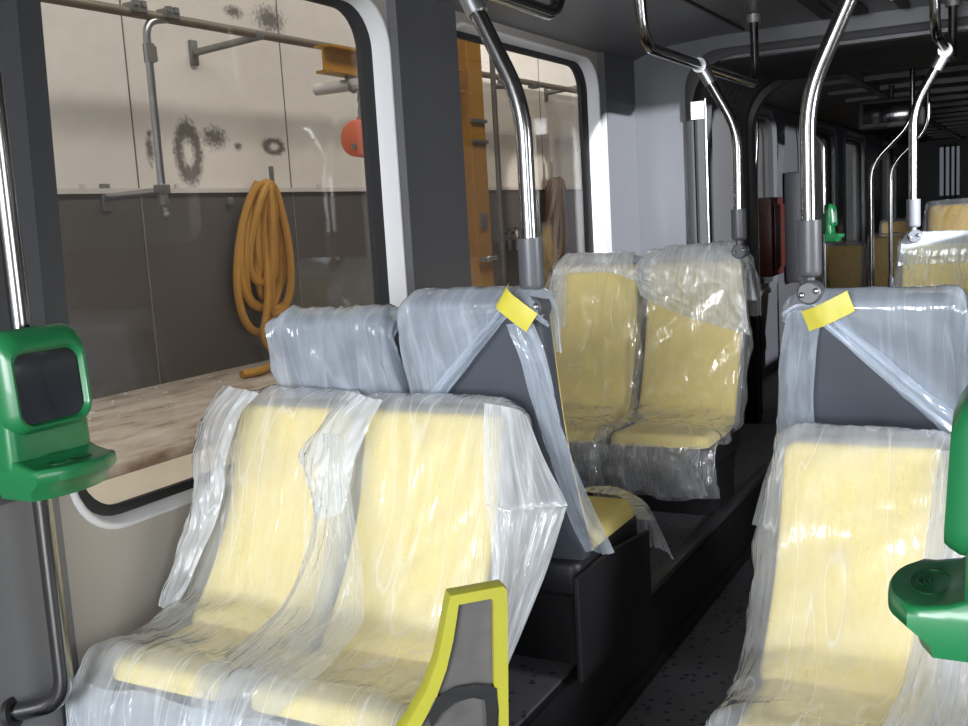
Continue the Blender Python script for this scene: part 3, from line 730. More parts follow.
# B seat lower cushions wrapped at the front
def back_cap(S, label, zl, seed, mat, over=.02, amp=.006, fl=.0, fr=.0, rear_n=5):
    """film over the top of a seat seen from behind; zl(u) = how far below the top its rear hem hangs"""
    rows = []; us = [-1.0, -.97, -.8, -.5, -.15, .2, .55, .82, .97, 1.0]
    w = S.w; zt = S.zt; BL = S.BL
    def line(u, i):
        endk = .05 if i in (0, len(us)-1) else 0
        f = -fl if i == 0 else (fr if i == len(us)-1 else 0)
        ww = w*.955+.014; out = []
        topz = zt+.016-(.05 if abs(u) > .99 else (.022 if abs(u) > .9 else 0))
        out.append(S.W(u*ww, BL(zt)+.03-endk*.4, zt-.16)); out.append(S.W(u*ww, BL(zt)+.02-endk*.4, topz-.03))
        out.append(S.W(u*ww, BL(zt)-.045, topz)); out.append(S.W(u*ww, BL(zt)-.115+endk*.5, topz-.03))
        d = zl(u)
        for k in range(1, rear_n+1):
            z = topz-.03-d*k/rear_n
            wk = w*(.955+.045*(zt-z)/(zt-S.zs))+.014
            out.append(S.W(u*wk+f*k/rear_n, BL(z)-.122-.006*math.sin(k*1.3)+endk, z))
        return out
    L = [line(u, i) for i, u in enumerate(us)]
    rows = [[L[i][j] for i in range(len(us))] for j in range(len(L[0]))]
    o = sheet(rows, 56, 56, amp, seed, (7, 2.2), .3).build('plastic_cover', mat, loc=(S.cx, S.y0, S.zs))
    return tag(o, label, 'plastic cover', 'plastic covers on the seats')
back_cap(B1, 'bluish film hood over the turned-away seat at the near window', lambda u: .40, 12.0, FILM_B, amp=.014)
back_cap(B2, 'bluish film draped over the slate seat back, pulled up to tape at its right corner', lambda u: .022+.31*max(0, min(1, (.60-u)/1.6)), 13.0, FILM_B)
back_cap(E1, 'bluish film swept from tape across the slate seat back on the right', lambda u: .025+.36*max(0, min(1, (u+.72)/1.72)), 14.0, FILM_B)
back_cap(E2, 'bluish film hanging over the turned-away seat at the right edge', lambda u: .42, 15.0, FILM_B, amp=.01)

def ribbon(S, label, pts, wid, seed, mat, amp=.006, n=5):
    """hanging strip of gathered film; pts (x, l, z, width scale)"""
    rows = []
    for (x, l, z, k) in pts:
        rows.append([S.W(x+(j/(n-1)-.5)*wid*k, l+.012*math.sin(j*2.1+z*9), z) for j in range(n)])
    o = sheet(rows, 24, 50, amp, seed, (26, 1.0), 0).build('plastic_strip', mat, loc=S.W(pts[0][0], pts[0][1], pts[0][2]))
    return tag(o, label, 'plastic strip', 'gathered strips of film')
b = B2.BL
ribbon(B2, 'gathered film strip hanging from the tape down the right side of the slate back', [(.155, b(1.25)-.125, 1.24, .9), (.185, b(1.15)-.13, 1.15, .9), (.205, b(1.0)-.13, 1.0, 1.0), (.222, b(.85)-.125, .85, 1.0), (.235, b(.7)-.11, .70, 1.1), (.245, b(.62)-.08, .60, 1.0)], .075, 17.0, FILM_B)
b = E1.BL
ribbon(E1, 'gathered film strip hanging from the tape down the left side of the right slate back', [(-.165, b(1.22)-.125, 1.21, 1.0), (-.185, b(1.1)-.13, 1.10, 1.1), (-.20, b(.95)-.13, .95, 1.2), (-.215, b(.8)-.125, .80, 1.3), (-.225, b(.65)-.11, .64, 1.3)], .085, 18.0, FILM_B)
def band(S, label, p0, p1, wid, seed):
    rows = []; d = Vector((p1[0]-p0[0], 0, p1[1]-p0[1])).normalized(); q = Vector((-d.z, 0, d.x))
    for k in range(6):
        t = k/5; x = p0[0]+(p1[0]-p0[0])*t; z = p0[1]+(p1[1]-p0[1])*t; w_ = wid*(.55+.45*t)
        rows.append([S.W(x+q.x*w_*(j/5-.5), S.BL(z)-.128-.010*(j % 2)-.004*math.sin(j*2+k), z+q.z*w_*(j/5-.5)) for j in range(6)])
    o = sheet(rows, 30, 40, .005, seed, (24, 1), 0).build('plastic_strip', FILM_B, loc=rows[0][0])
    return tag(o, label, 'plastic strip', 'gathered strips of film')
band(B2, 'pleated hem of film running diagonally down from the tape on the left slate back', (.125, 1.272), (-.20, .965), .055, 51.0)
band(E1, 'pleated hem of film running diagonally down from the tape on the right slate back', (-.12, 1.20), (.20, .90), .065, 52.0)
# fold edge bands (rolled hem of the swept film)
def world_sheet(name, rows, label, cat, mat, amp, seed, nu=36, nv=36, group=None, streak=(10, 2), rot=0., crumple=0.):
    c = rows[0][0]
    return tag(sheet(rows, nu, nv, amp, seed, streak, rot, crumple).build(name, mat, loc=c), label, cat, group)
# flap of film sticking out on the right of the front-left aisle seat
world_sheet('plastic_flap', [
    [(-1.175, 2.15, 1.06), (-1.145, 2.16, 1.055), (-1.115, 2.19, 1.04), (-1.10, 2.22, 1.02)],
    [(-1.16, 2.10, .96), (-1.12, 2.11, .945), (-1.075, 2.15, .93), (-1.045, 2.19, .925)],
    [(-1.135, 2.05, .855), (-1.085, 2.07, .845), (-1.03, 2.11, .84), (-.975, 2.15, .835)],
    [(-1.125, 2.04, .83), (-1.08, 2.06, .815), (-1.03, 2.11, .81), (-.978, 2.15, .81)],
    [(-1.10, 2.0, .72), (-1.075, 2.02, .70), (-1.05, 2.07, .69), (-1.01, 2.10, .68)],
    [(-1.095, 1.95, .58), (-1.08, 1.97, .57), (-1.07, 2.00, .56), (-1.045, 2.02, .55)],
    [(-1.10, 1.90, .47), (-1.09, 1.91, .46), (-1.08, 1.93, .45), (-1.075, 1.94, .44)]],
    'stiff pointed flap of milky film sticking out right of the front aisle seat', 'plastic flap', FILM_W, .004, 22.0)
# loose overlapping film between the two front-left seats
world_sheet('plastic_flap', [
    [(-1.58, 2.17, 1.07), (-1.55, 2.14, 1.075), (-1.51, 2.13, 1.07), (-1.46, 2.14, 1.06)],
    [(-1.64, 2.12, 1.0), (-1.59, 2.08, 1.015), (-1.54, 2.07, 1.01), (-1.48, 2.10, 1.0)],
    [(-1.665, 2.07, .93), (-1.61, 2.03, .93), (-1.55, 2.03, .93), (-1.50, 2.06, .93)],
    [(-1.64, 2.05, .87), (-1.60, 2.01, .86), (-1.555, 2.01, .86), (-1.51, 2.04, .86)],
    [(-1.60, 2.03, .80), (-1.575, 1.99, .79), (-1.55, 1.99, .79), (-1.525, 2.02, .80)]],
    'milky billowing fold of film at the top between the two front left seats', 'plastic flap', FILM_W, .012, 23.0, streak=(14, 4), crumple=.006)
world_sheet('plastic_flap', [
    [(-1.595, 2.07, .99), (-1.575, 2.05, .99), (-1.555, 2.045, .99), (-1.53, 2.05, .985)],
    [(-1.595, 2.02, .84), (-1.565, 1.995, .83), (-1.53, 1.99, .83), (-1.48, 2.005, .83)],
    [(-1.60, 1.97, .72), (-1.56, 1.935, .71), (-1.50, 1.935, .71), (-1.43, 1.955, .71)],
    [(-1.62, 1.89, .60), (-1.575, 1.85, .60), (-1.48, 1.865, .60), (-1.38, 1.885, .60)],
    [(-1.65, 1.78, .545), (-1.60, 1.75, .555), (-1.49, 1.76, .565), (-1.36, 1.775, .565)],
    [(-1.67, 1.64, .515), (-1.62, 1.615, .515), (-1.50, 1.61, .53), (-1.36, 1.62, .535)],
    [(-1.67, 1.60, .42), (-1.62, 1.59, .41), (-1.56, 1.585, .41), (-1.50, 1.59, .42)]],
    'diagonal drape of film running down between the two front left seats', 'plastic flap', FILM, .008, 33.0, nu=60, nv=90, streak=(13, 1.3), rot=.12)
# film wing on the left of the front window seat
world_sheet('plastic_flap', [
    [(-2.0, 2.17, 1.075), (-1.96, 2.14, 1.08), (-1.92, 2.14, 1.075), (-1.87, 2.15, 1.065)],
    [(-2.045, 2.13, 1.0), (-2.0, 2.08, 1.01), (-1.955, 2.08, 1.01), (-1.90, 2.10, 1.005)],
    [(-2.065, 2.10, .90), (-2.02, 2.04, .90), (-1.97, 2.04, .905), (-1.92, 2.06, .91)],
    [(-2.05, 2.08, .81), (-2.01, 2.02, .81), (-1.965, 2.01, .815), (-1.925, 2.04, .82)],
    [(-2.06, 2.05, .72), (-2.025, 1.99, .72), (-1.98, 1.98, .725), (-1.94, 2.01, .73)],
    [(-2.07, 2.01, .62), (-2.04, 1.95, .62), (-2.0, 1.93, .62), (-1.96, 1.95, .63)],
    [(-2.07, 1.96, .53), (-2.05, 1.90, .53), (-2.01, 1.88, .535), (-1.98, 1.89, .54)]],
    'white gathered film wing along the left edge of the front window seat', 'plastic flap', FILM_W, .012, 24.0, streak=(16, 2.5), crumple=.006)
# gathered skirt below the front-left seats
world_sheet('plastic_flap', [
    [(-2.02+.10*k, 1.60-.01*math.sin(k*2.), .465-.01*(k % 2)) for k in range(10)],
    [(-2.03+.102*k, 1.575-.02*math.sin(k*2.6), .40) for k in range(10)],
    [(-2.04+.104*k, 1.565-.03*math.sin(k*2.1+.5), .32) for k in range(10)],
    [(-2.05+.106*k, 1.565-.03*math.sin(k*1.7), .25) for k in range(10)]],
    'bluish gathered skirt of film hanging under the front left seat cushions', 'plastic flap', FILM_B, .012, 25.0, nu=70, streak=(16, 3))
# extra milky sheet over the head of the far aisle seat
S = C2; b = S.BL
world_sheet('plastic_flap', [
    [S.W(x, b(1.1)-.13, 1.08) for x in (-.235, -.1, .05, .15, .245)],
    [S.W(x, b(1.27)-.11, 1.285) for x in (-.19, -.1, .05, .15, .20)],
    [S.W(x, b(1.27)-.03, 1.315+.02*q) for x, q in ((-.19, 0), (-.1, .5), (.05, .8), (.14, .9), (.19, .9))],
    [S.W(x, b(1.25)+.045, 1.265) for x in (-.235, -.11, .03, .14, .215)],
    [S.W(x, b(1.2)+.06, z) for x, z in ((-.25, 1.22), (-.12, 1.19), (.02, 1.17), (.14, 1.15), (.235, 1.145))],
    [S.W(x, b(1.15)+.055, z) for x, z in ((-.235, 1.175), (-.12, 1.125), (.02, 1.09), (.14, 1.06), (.245, 1.04))],
    [S.W(x, b(1.1)+.05, z) for x, z in ((-.215, 1.125), (-.12, 1.075), (.02, 1.02), (.14, .985), (.26, .95))]],
    'white milky sheet thrown over the head of the facing aisle seat', 'plastic flap', FILM_W, .012, 26.0, nu=60, nv=60, streak=(7, 5), rot=.5, crumple=.006)
S = C1; b = S.BL
world_sheet('plastic_flap', [
    [S.W(x, b(1.1)-.13, 1.10) for x in (-.215, -.1, .05, .15, .215)],
    [S.W(x, b(1.27)-.05, 1.305) for x in (-.16, -.1, .05, .12, .17)],
    [S.W(x, b(1.25)+.04, 1.265) for x in (-.18, -.10, .03, .12, .19)],
    [S.W(x, b(1.2)+.045, z) for x, z in ((-.21, 1.19), (-.12, 1.225), (.02, 1.23), (.12, 1.22), (.21, 1.18))]],
    'grey film band over the top of the facing seat by the second window', 'plastic flap', FILM_W, .008, 27.0)
world_sheet('plastic_flap', [
    [S.W(-.225, b(1.25)-.02, 1.25), S.W(-.185, b(1.25)+.035, 1.24), S.W(-.15, b(1.25)+.04, 1.24), S.W(-.13, b(1.25)+.042, 1.235)],
    [S.W(-.275, b(1.15)-.02, 1.13), S.W(-.235, b(1.15)+.035, 1.13), S.W(-.17, b(1.15)+.044, 1.13), S.W(-.125, b(1.15)+.046, 1.125)],
    [S.W(-.30, b(1.05)-.02, 1.0), S.W(-.25, b(1.0)+.035, .99), S.W(-.18, b(1.0)+.044, .99), S.W(-.12, b(1.0)+.046, .985)]],
    'white strip of film down the left edge of the facing window seat', 'plastic flap', FILM_W, .004, 28.0)
# grey band on G1, front sheet of B2 cushion
S = G1; b = S.BL
world_sheet('plastic_flap', [
    [S.W(x, b(1.1)-.13, 1.10) for x in (-.225, -.1, .05, .15, .225)],
    [S.W(x, b(1.27)-.05, 1.305) for x in (-.19, -.1, .05, .12, .19)],
    [S.W(x, b(1.25)+.04, 1.265) for x in (-.205, -.10, .03, .12, .205)],
    [S.W(x, b(1.2)+.045, z) for x, z in ((-.22, 1.165), (-.12, 1.17), (.02, 1.17), (.12, 1.17), (.22, 1.17))]],
    'bluish grey film band over the top of the yellow seat farther right', 'plastic flap', FILM_B, .006, 29.0)
world_sheet('plastic_flap', [
    [(-.215, 2.64, .885), (-.18, 2.63, .89), (-.14, 2.64, .89), (-.10, 2.66, .885)],
    [(-.225, 2.53, .72), (-.185, 2.50, .72), (-.14, 2.50, .72), (-.095, 2.53, .72)],
    [(-.24, 2.41, .55), (-.195, 2.37, .55), (-.145, 2.37, .55), (-.09, 2.40, .55)],
    [(-.255, 2.28, .455), (-.205, 2.25, .465), (-.15, 2.25, .465), (-.09, 2.27, .455)],
    [(-.275, 2.08, .43), (-.22, 2.05, .435), (-.155, 2.05, .435), (-.09, 2.07, .43)],
    [(-.29, 2.01, .36), (-.23, 2.0, .35), (-.16, 2.0, .35), (-.09, 2.01, .36)],
    [(-.30, 2.0, .22), (-.24, 1.99, .21), (-.16, 1.99, .21), (-.09, 2.0, .22)]],
    'white film edge lapping over the right side of the lower right aisle seat', 'plastic flap', FILM_W, .010, 35.0, streak=(15, 1.4))
S = B2
world_sheet('plastic_flap', [
    [S.W(x, l, z) for x, l, z in ((.02, .33, .65), (.10, .35, .65), (.18, .34, .64), (.225, .31, .59))],
    [S.W(x, l, z) for x, l, z in ((.02, .44, .64), (.10, .47, .635), (.19, .47, .60), (.235, .44, .54))],
    [S.W(x, l, z) for x, l, z in ((.02, .49, .55), (.10, .52, .54), (.20, .52, .51), (.25, .49, .47))],
    [S.W(x, l, z) for x, l, z in ((.02, .50, .44), (.10, .53, .43), (.21, .55, .42), (.265, .52, .40))]],
    'loose corner of film over the front of the cushion facing away', 'plastic flap', FILM, .006, 30.0)
S = C2
world_sheet('plastic_flap', [
    [S.W(-.62+.09*k, S.dep+.03-.012*math.sin(k*2.2), .585) for k in range(10)],
    [S.W(-.62+.091*k, S.dep+.055-.02*math.sin(k*2.7), .53) for k in range(10)],
    [S.W(-.62+.092*k, S.dep+.05-.02*math.sin(k*2.1), .46+.01*math.sin(k*1.9)) for k in range(10)],
    [S.W(-.62+.093*k, S.dep+.035-.02*math.sin(k*2.4), .385+.02*math.sin(k*2.3)) for k in range(10)]],
    'crumpled clear skirt of film hanging below the facing pair of cushions', 'plastic flap', FILM, .014, 31.0, nu=80, nv=40, streak=(10, 7), crumple=.012)

# tapes
def tape(S, pts, wid, label):
    rows = []
    for (x, l, z, tx, tz) in pts: rows.append([S.W(x-tx*wid/2, l, z-tz*wid/2), S.W(x, l-.001, z), S.W(x+tx*wid/2, l, z+tz*wid/2)])
    m = sheet(rows, 6, 16, .002, 41.0, (20, 20))
    return tag(m.build('tape_strip', M['tape'], loc=rows[0][0]), label, 'tape', 'yellow tape strips')
b = B2.BL
tape(B2, [(.115, b(1.28)-.118, 1.318, .6, .8), (.125, b(1.28)-.143, 1.302, .6, .8), (.165, b(1.27)-.150, 1.272, .6, .8), (.20, b(1.25)-.148, 1.245, .6, .8)], .055, 'yellow tape holding film at the right corner of the left slate back')
b = E1.BL
tape(E1, [(-.160, b(1.2)-.143, 1.185, -.35, .94), (-.12, b(1.2)-.152, 1.20, -.35, .94), (-.075, b(1.21)-.150, 1.222, -.35, .94), (-.045, b(1.22)-.146, 1.238, -.35, .94)], .055, 'yellow tape holding the film at the left corner of the right slate back')

# ------------------------------------------------------------------ poles and rails
def stanchion(base, zsl0, zsl1, path, label, group, rl=.021, rs=.031, clamp=True, knob=None):
    t = thing('grab_pole', base, label, 'grab pole', group)
    MB().tube(fillet(path, .09), rl, seg=18).build('tube', M['steel'], t)
    x, y = base[0], base[1]; H = zsl1-zsl0
    zz = [0, .01, .03, .06, .12, 1.0, 1.0]; rr = [.35, .62, .85, .97, 1.0, 1.0, .75]
    m = MB(); m.tube([(x, y, zsl0+H*min(1, q*1.0)+(0.0005 if i == 6 else 0)) for i, q in enumerate(zz)], rs, seg=20, radii=[rs*k for k in rr]); m.build('sleeve', M['sleeve'], t)
    if knob:
        kx, ky, kz, d = knob
        m = MB(); m.tube([(kx, ky-.035, kz), (kx, ky-.03, kz), (kx, ky+.03, kz), (kx, ky+.035, kz)], .031, seg=22, radii=[.026, .031, .031, .026])
        m.tube([(x, y, kz), (x, y, zsl0+.02)], .014)
        br = m.build('bracket', M['sleeve'], t)
        for s in (-.014, .016):
            q = MB(); q.sphere((kx+s*1.2, ky-.037, kz+s*.35), .0085, 10, 6); q.build('bolt', M['galv'], br)
    if clamp:
        p = Vector(path[-1]); q = Vector(path[-2]); d = (p-q).normalized()
        m = MB(); m.tube([p-d*.085, p-d*.0], rl*1.28, seg=16); m.build('socket', M['galv'], t)
        m = MB(); m.tube([p+Vector((0, -.032, 0)), p+Vector((0, .032, 0))], rl*1.45, seg=16); m.build('clamp', M['galv'], t)
LX, RX, RZ = -1.26, -.40, 2.07
stanchion((-1.115, 2.32, 1.27), 1.315, 1.445, [(-1.115, 2.32, 1.40), (-1.115, 2.32, 1.77), (LX, 2.32, RZ)], 'steel pole rising from the slate seat back at the near window side', 'grab poles on seat corners', knob=(-1.10, 2.30, 1.275, 0))
stanchion((-1.125, 4.36, 1.27), 1.345, 1.475, [(-1.125, 4.36, 1.42), (-1.12, 4.36, 1.80), (LX, 4.34, RZ)], 'steel pole behind the milky-hooded facing aisle seat', 'grab poles on seat corners', knob=(-1.125, 4.38, 1.30, 0))
stanchion((-.543, 2.82, 1.25), 1.295, 1.445, [(-.543, 2.82, 1.40), (-.543, 2.82, 1.76), (RX, 2.82, RZ)], 'thick steel pole rising from the right slate seat back, nearest on the right', 'grab poles on seat corners', knob=(-.537, 2.80, 1.258, 0), clamp=True)
stanchion((-.535, 5.22, 1.27), 1.34, 1.47, [(-.535, 5.22, 1.42), (-.535, 5.22, 1.88), (RX, 5.22, 2.12)], 'steel pole on the grey-banded seat farther right', 'grab poles on seat corners', knob=(-.53, 5.24, 1.30, 0))
def rail(path, label):
    t = thing('overhead_rail', path[1], label, 'handrail', 'overhead handrails')
    MB().tube(fillet(path, .10), .021, seg=16).build('tube', M['steel'], t)
    for p in (path[0], path[-1]):
        if p[2] > ZC-.05:
            m = MB(); m.tube([(p[0], p[1], ZC-.02), (p[0], p[1], ZC+.02)], .035, seg=18); m.build('ceiling_flange', M['dsteel'], t)
rail([(LX, .6, ZC), (LX, .6, RZ), (LX, 2.90, RZ), (LX, 2.95, ZC+.01)], 'near left overhead handrail bent up to the ceiling by the second window')
rail([(LX, 3.58, ZC+.01), (LX, 3.64, RZ), (LX, 5.28, RZ), (LX-.01, 5.30, ZC+.01)], 'far left overhead handrail in front of the bulkhead')
rail([(RX, 1.4, ZC), (RX, 1.4, RZ), (RX, 3.4, RZ), (RX, 3.45, ZC)], 'near right overhead handrail above the right slate seat')
rail([(RX, 4.66, ZC), (RX, 4.72, 2.13), (RX, 5.6, 2.12), (RX, 5.62, ZC)], 'far right overhead handrail near the gangway')

# left door pole
lp_ = thing('door_pole', (-1.94, 1.49, .45), 'steel pole at the left edge carrying the left green ticket reader', 'grab pole', 'door poles')
MB().tube(fillet([(-1.94, 1.49, ZC-.02), (-1.94, 1.49, .47), (-2.075, 1.44, .44)], .07, 9), .0215, seg=20).build('tube', M['steel'], lp_)
MB().tube([(-2.072, 1.441, .4405), (-2.062, 1.445, .4425)], .036, seg=20).build('wall_socket', M['black'], lp_)
rp_ = thing('door_pole', (-.02, 1.37, 0), 'steel pole just outside the right edge carrying the right green ticket reader', 'grab pole', 'door poles')
MB().tube([(.03, 1.37, 0), (.03, 1.37, ZC+.01)], .0215, seg=20).build('tube', M['steel'], rp_)

# ------------------------------------------------------------------ ticket readers
def reader(px, py, z0, sgn, label, k=1.0):
    """faces +x for sgn=1 ; local d = distance out from the pole, a = along y, z up from z0"""
    t = thing('ticket_reader', (px, py, z0), label, 'ticket reader', 'green ticket readers')
    F = lambda d, a, z: Vector((px+sgn*d*k, py+a*k, z0+z*k))
    m = MB(); hw = .106
    # housing: rounded plate (a,z), thickness d
    ol = [(p[0], p[1]) for p in taper(hw, hw*.94, .02, .335, .045, .06, 8)]
    m.slab(ol, .018, .075, .018, lambda a, b, tt: F(tt+.012*(1-b/.33), a, b))
    hs = m.build('housing', M['green'], t)
    # raised bezel around the screen
    def bez(d, ins): return [F(d-.006*((b-.2)/.1), a, b) for a, b in rrect(-hw*.97+ins, hw*.97-ins, .128+ins*.8, .332-ins*1.9, .042-ins*.5, 8)]
    m = MB(); m.loft([bez(.066, -.006), bez(.085, -.004), bez(.098, .004), bez(.105, .010), bez(.104, .016), bez(.096, .020), bez(.088, .022)], False, True); m.build('bezel', M['green'], t)
    m = MB(); m.loft([bez(.089, .020), bez(.0925, .0215)], True, True); sc = m.build('screen', M['screen'], t)
    # tray: U-shaped shelf in plan (a,d), sweeping down out of the housing
    L = []
    plan = lambda s: [(-hw*.98*s, .03), (-hw*.98*s, .10)]+[(-hw*.98*s*math.cos(PI*q/14) if abs(math.cos(PI*q/14)) < .86 else -hw*.98*s*math.copysign(1-.14*(1-(1-abs(math.cos(PI*q/14)))/.14)**2*.0-.0, math.cos(PI*q/14)), 0.10+.085*s*math.sin(PI*q/14)**.62) for q in range(1, 14)]+[(hw*.98*s, .10), (hw*.98*s, .03)]
    for (s, z, dd) in ((.78, -.012, 0), (.92, -.009, 0), (.975, .008, .0), (1.0, .032, .0), (1.0, .046, .0), (.985, .055, 0), (.95, .059, 0), (.85, .059, 0), (.5, .058, 0), (.2, .058, 0)):
        L.append([F(d*(.82 if z < .01 else 1)+dd, a, z+max(0, (.115-d))*.42*(1 if z > .05 else 0)) for a, d in plan(s)])
    m = MB(); m.loft(L, True, True); tr_ = m.build('tray', M['green'], t, angle=50)
    ic = MB(); zc = .0602
    ic.tube([F(.130+.026*math.sin(a), .05*math.cos(a), zc) for a in [2*PI*i/36 for i in range(36)]], .0012*k, seg=5, closed=True)
    for r_ in (.008, .015, .022): ic.tube([F(.123+r_*1.2*math.sin(a)*.9+.0, .0+r_*math.cos(a)*1.0, zc) for a in [R(40+100*i/10) for i in range(11)]], .0017*k, seg=5)
    for i in range(4): ic.box(F(.088, -.018+.012*i, .0725), (.002, .006*k, .002))
    ic.build('contactless_symbol', M['icon'], tr_)
    m = MB(); m.box(F(.012, 0, .16), (.05*k, .06*k, .2*k), bev=.008); m.build('pole_mount', M['green'], t)
reader(-1.945, 1.475, .985, 1, 'green ticket reader with a black screen on the left pole')
reader(.0, 1.355, .962, -1, 'green ticket reader seen side-on at the right edge', .91)
reader(-1.845, 10.3, 1.10, 1, 'small distant green ticket reader in the next car')
fp = thing('door_pole', (-1.85, 10.3, 0), 'thin distant steel pole carrying the far green ticket reader', 'grab pole', 'door poles')
MB().tube(fillet([(-1.845, 10.3, 0), (-1.845, 10.3, 2.05), (-2.02, 10.3, 2.16)], .12), .02).build('tube', M['steel'], fp)

# lime framed panel in front
lx, ly = -.917, 1.60
ux = Vector((.085, .08, 0)).normalized()
pp = thing('draught_panel', (lx, ly, 0), 'lime yellow framed panel with worn grey insert standing before the front aisle seat', 'panel')
def LP(a, z, t): return Vector((lx, ly, 0))+ux*a+Vector((0, -.13*(.83-z)*.8, z))+Vector((.68, -.73, 0))*t
# a from left; outline flares out to the left downwards
pol = [(-.052, .825), (-.058, .80), (-.066, .76), (-.078, .71), (-.098, .66), (-.13, .61), (-.165, .57), (-.19, .50), (-.20, .40), (-.20, .0), (.058, .0), (.058, .40), (.058, .62), (.058, .80), (.056, .822), (.05, .828)]
ipol = [(-.036, .805), (-.04, .78), (-.047, .74), (-.06, .69), (-.08, .64), (-.11, .592), (-.145, .55), (-.165, .49), (-.175, .4), (-.175, .03), (.032, .03), (.032, .4), (.030, .62), (.030, .79), (.029, .804), (.024, .807)]
m = MB(); n = len(pol)
m.loft([[LP(a, z, -.018) for a, z in ipol], [LP(a, z, -.018) for a, z in pol], [LP(a, z, .014) for a, z in pol], [LP(a*.985, z*.998, .018) for a, z in pol], [LP(a, z, .018) for a, z in ipol], [LP(a, z, -.018) for a, z in ipol]])
m.build('panel_frame', M['lime'], pp, angle=30)
m = MB(); m.loft([[LP(a, z, -.006) for a, z in ipol], [LP(a, z, .006) for a, z in ipol]], True, True); m.build('insert', M['worn'], pp, smooth=False)
rb = random.Random(4)
bt = [(-.095, .615), (-.08, .642), (-.05, .655), (-.01, .655), (.02, .648), (.034, .64), (.036, .60), (.034, .52), (.034, .45)]
bi = [(-.09, .585), (-.072, .612), (-.045, .628), (-.01, .63), (.01, .622), (.014, .61), (.014, .58), (.012, .52), (.012, .45)]
m = MB(); m.loft([[LP(a+rb.uniform(-.002, .002), z, .0195) for a, z in bt], [LP(a, z, .0205) for a, z in bt], [LP(a+rb.uniform(-.003, .003), z+rb.uniform(-.003, .003), .0205) for a, z in bi], [LP(a, z, .0195) for a, z in bi]], closed=False)
m.build('black_tape', M['btape'], pp, smooth=False)

# ------------------------------------------------------------------ small things around the gangway
m = MB(); m.box((-1.695, YB-.05, 2.02), (.075, .004, .095))
nc = m.build('notice_card', M['white'], loc=(-1.695, YB-.05, 2.0), smooth=False); tag(nc, 'small white notice card at the dark gangway edge', 'card')
rd = thing('gangway_rod', (-1.70, YB+.02, 0), 'thin bright vertical rod in the dark gangway edge beside the white card', 'rod')
MB().tube([(-1.655, YB-.045, .9), (-1.655, YB-.045, 2.08)], .009).build('tube', M['steel'], rd)
MB().box((-1.70, YB-.03, 1.0), (.10, .06, .03), bev=.004).build('rod_mount', M['dark'], rd)
bx = thing('red_box', (-2.0, 8.6, 1.0), 'dark red vertical box on the wall of the next car beyond the gangway', 'box')
MB().box((-1.985, 8.45, 1.22), (.23, .42, .62), bev=.015).build('box_body', M['red'], bx)
MB().box((-1.855, 8.45, 1.22), (.012, .34, .5), bev=.004).build('box_lid', M['red'], bx)
gp = thing('gangway_pole', (-1.79, 7.35, 0), 'dark thin pole standing before the red box past the gangway', 'grab pole')
MB().tube(fillet([(-1.76, 7.3, 0), (-1.76, 7.3, 1.75), (-1.74, 7.3, 1.95), (-1.76, 7.3, 2.3)], .1), .016).build('tube', M['steel'], gp)
wc = thing('wall_cabinet', (-2.0, 10.0, 1.2), 'dark grey wall cabinet on the lit pillar of the next car', 'cabinet')
MB().box((-2.02, 9.95, 1.25), (.14, .5, 1.0), bev=.03).build('cabinet_body', M['trim'], wc)
MB().box((-1.945, 9.95, 1.5), (.012, .2, .16), bev=.004).build('cabinet_window', M['screen'], wc)
for (x, y, lab) in ((-1.115, 8.1, 'thin curved pole in the next car, left of a matching one'), (-1.105, 9.1, 'thin curved pole in the next car, right of a matching one')):
    t = thing('curved_pole', (x, y, 0), lab, 'grab pole', 'curved poles in the next car')
    MB().tube(fillet([(x, y, .8), (x, y, 1.72), (x+.28, y, 2.0), (x+.28, y, ZC-.02)], .12), .018).build('tube', M['steel'], t)
    MB().tube([(x, y, 0), (x, y, .82)], .026).build('pole_foot', M['sleeve'], t)
sb = thing('hanging_display', (-1.2, 8.8, 2.1), 'dark hanging display unit under the ceiling of the next car', 'display')
MB().box((-1.12, 9.3, 2.16), (.5, .14, .24), bev=.02).build('display_case', M['dark'], sb)
MB().box((-1.12, 9.225, 2.16), (.42, .01, .16), bev=.003).build('screen', M['screen'], sb)
MB().tube([(-1.12, 9.3, 2.27), (-1.12, 9.3, 2.38)], .02).build('hanger', M['dark'], sb)

# ------------------------------------------------------------------ camera
F = 1038.0
Yc = Vector((561, 178, -F)).normalized(); Uc = Vector((-438, 7437, F)).normalized()
Xc = Yc.cross(Uc).normalized(); Uc = Xc.cross(Yc)
cam = bpy.data.cameras.new('camera'); co = bpy.data.objects.new('camera', cam); COL.objects.link(co)
cam.sensor_fit = 'HORIZONTAL'; cam.sensor_width = 36; cam.lens = F/968*36; cam.clip_start = .02
rot = Matrix((Xc, Yc, Uc))
co.matrix_world = Matrix.Translation((0, 0, 1.5)) @ rot.to_4x4()
scene.camera = co

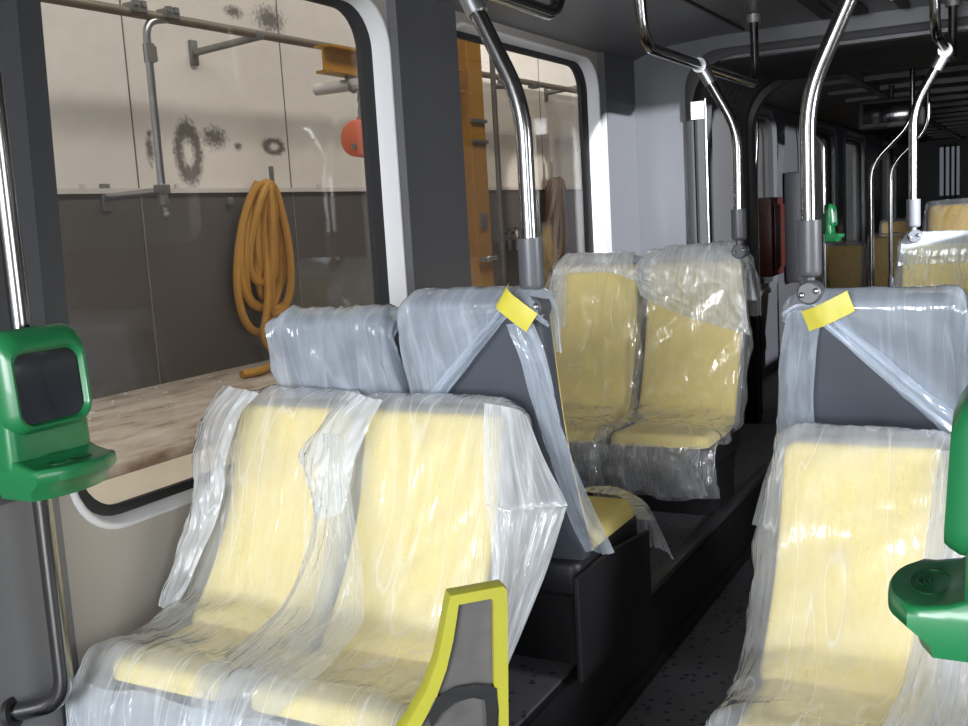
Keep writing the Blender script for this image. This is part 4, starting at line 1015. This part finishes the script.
# ------------------------------------------------------------------ light
def area(name, loc, aim, sx, sy, power, col):
    l = bpy.data.lights.new(name, 'AREA'); l.shape = 'RECTANGLE'; l.size = sx; l.size_y = sy; l.energy = power; l.color = col
    o = bpy.data.objects.new(name, l); COL.objects.link(o); o.location = loc
    o.rotation_euler = (Vector(aim)-Vector(loc)).to_track_quat('-Z', 'Y').to_euler(); return o
w = bpy.data.worlds.new('hall_daylight'); scene.world = w; w.use_nodes = True
bg = w.node_tree.nodes['Background']; bg.inputs[0].default_value = (.80, .88, 1.0, 1); bg.inputs[1].default_value = .11
area('rear_daylight', (-.6, -4.4, 1.75), (-.9, 2.2, .95), 2.6, 2.0, 415, (.93, .96, 1.0))
area('door_daylight', (1.7, .1, 1.55), (-1.2, 1.8, .95), 1.8, 1.4, 45, (.90, .95, 1.0))
area('hall_lamp_row', (-1.7, 5.5, 5.8), (-4.6, 5.5, 1.7), 12, .8, 255, (1.0, .95, .88))
area('facing_seats_fill', (2.0, 2.35, 1.65), (-1.5, 4.2, .9), .9, .7, 75, (.95, .96, 1.0))  # added fill lamp, only there to brighten the facing yellow seats
sp = bpy.data.lights.new('side_window_daylight', 'SPOT'); sp.energy = 9500; sp.spot_size = R(13); sp.shadow_soft_size = .06; sp.color = (.93, .96, 1)
so = bpy.data.objects.new('side_window_daylight', sp); COL.objects.link(so); so.location = (4.2, 1.9, 2.25)
so.rotation_euler = (Vector((-1.75, 5.8, 1.5))-Vector(so.location)).to_track_quat('-Z', 'Y').to_euler()

s2 = bpy.data.lights.new('side_daylight_beyond', 'SPOT'); s2.energy = 5200; s2.spot_size = R(40); s2.shadow_soft_size = .08; s2.color = (.93, .96, 1)
s2o = bpy.data.objects.new('side_daylight_beyond', s2); COL.objects.link(s2o); s2o.location = (6.0, 6.6, 2.3)
s2o.rotation_euler = (Vector((-2.1, 10.4, 1.3))-Vector(s2o.location)).to_track_quat('-Z', 'Y').to_euler()
scene.view_settings.view_transform = 'Standard'; scene.view_settings.look = 'None'
scene.view_settings.exposure = 0.3; scene.view_settings.gamma = 1.0
scene.cycles.transparent_max_bounces = 24
scene.cycles.max_bounces = 10
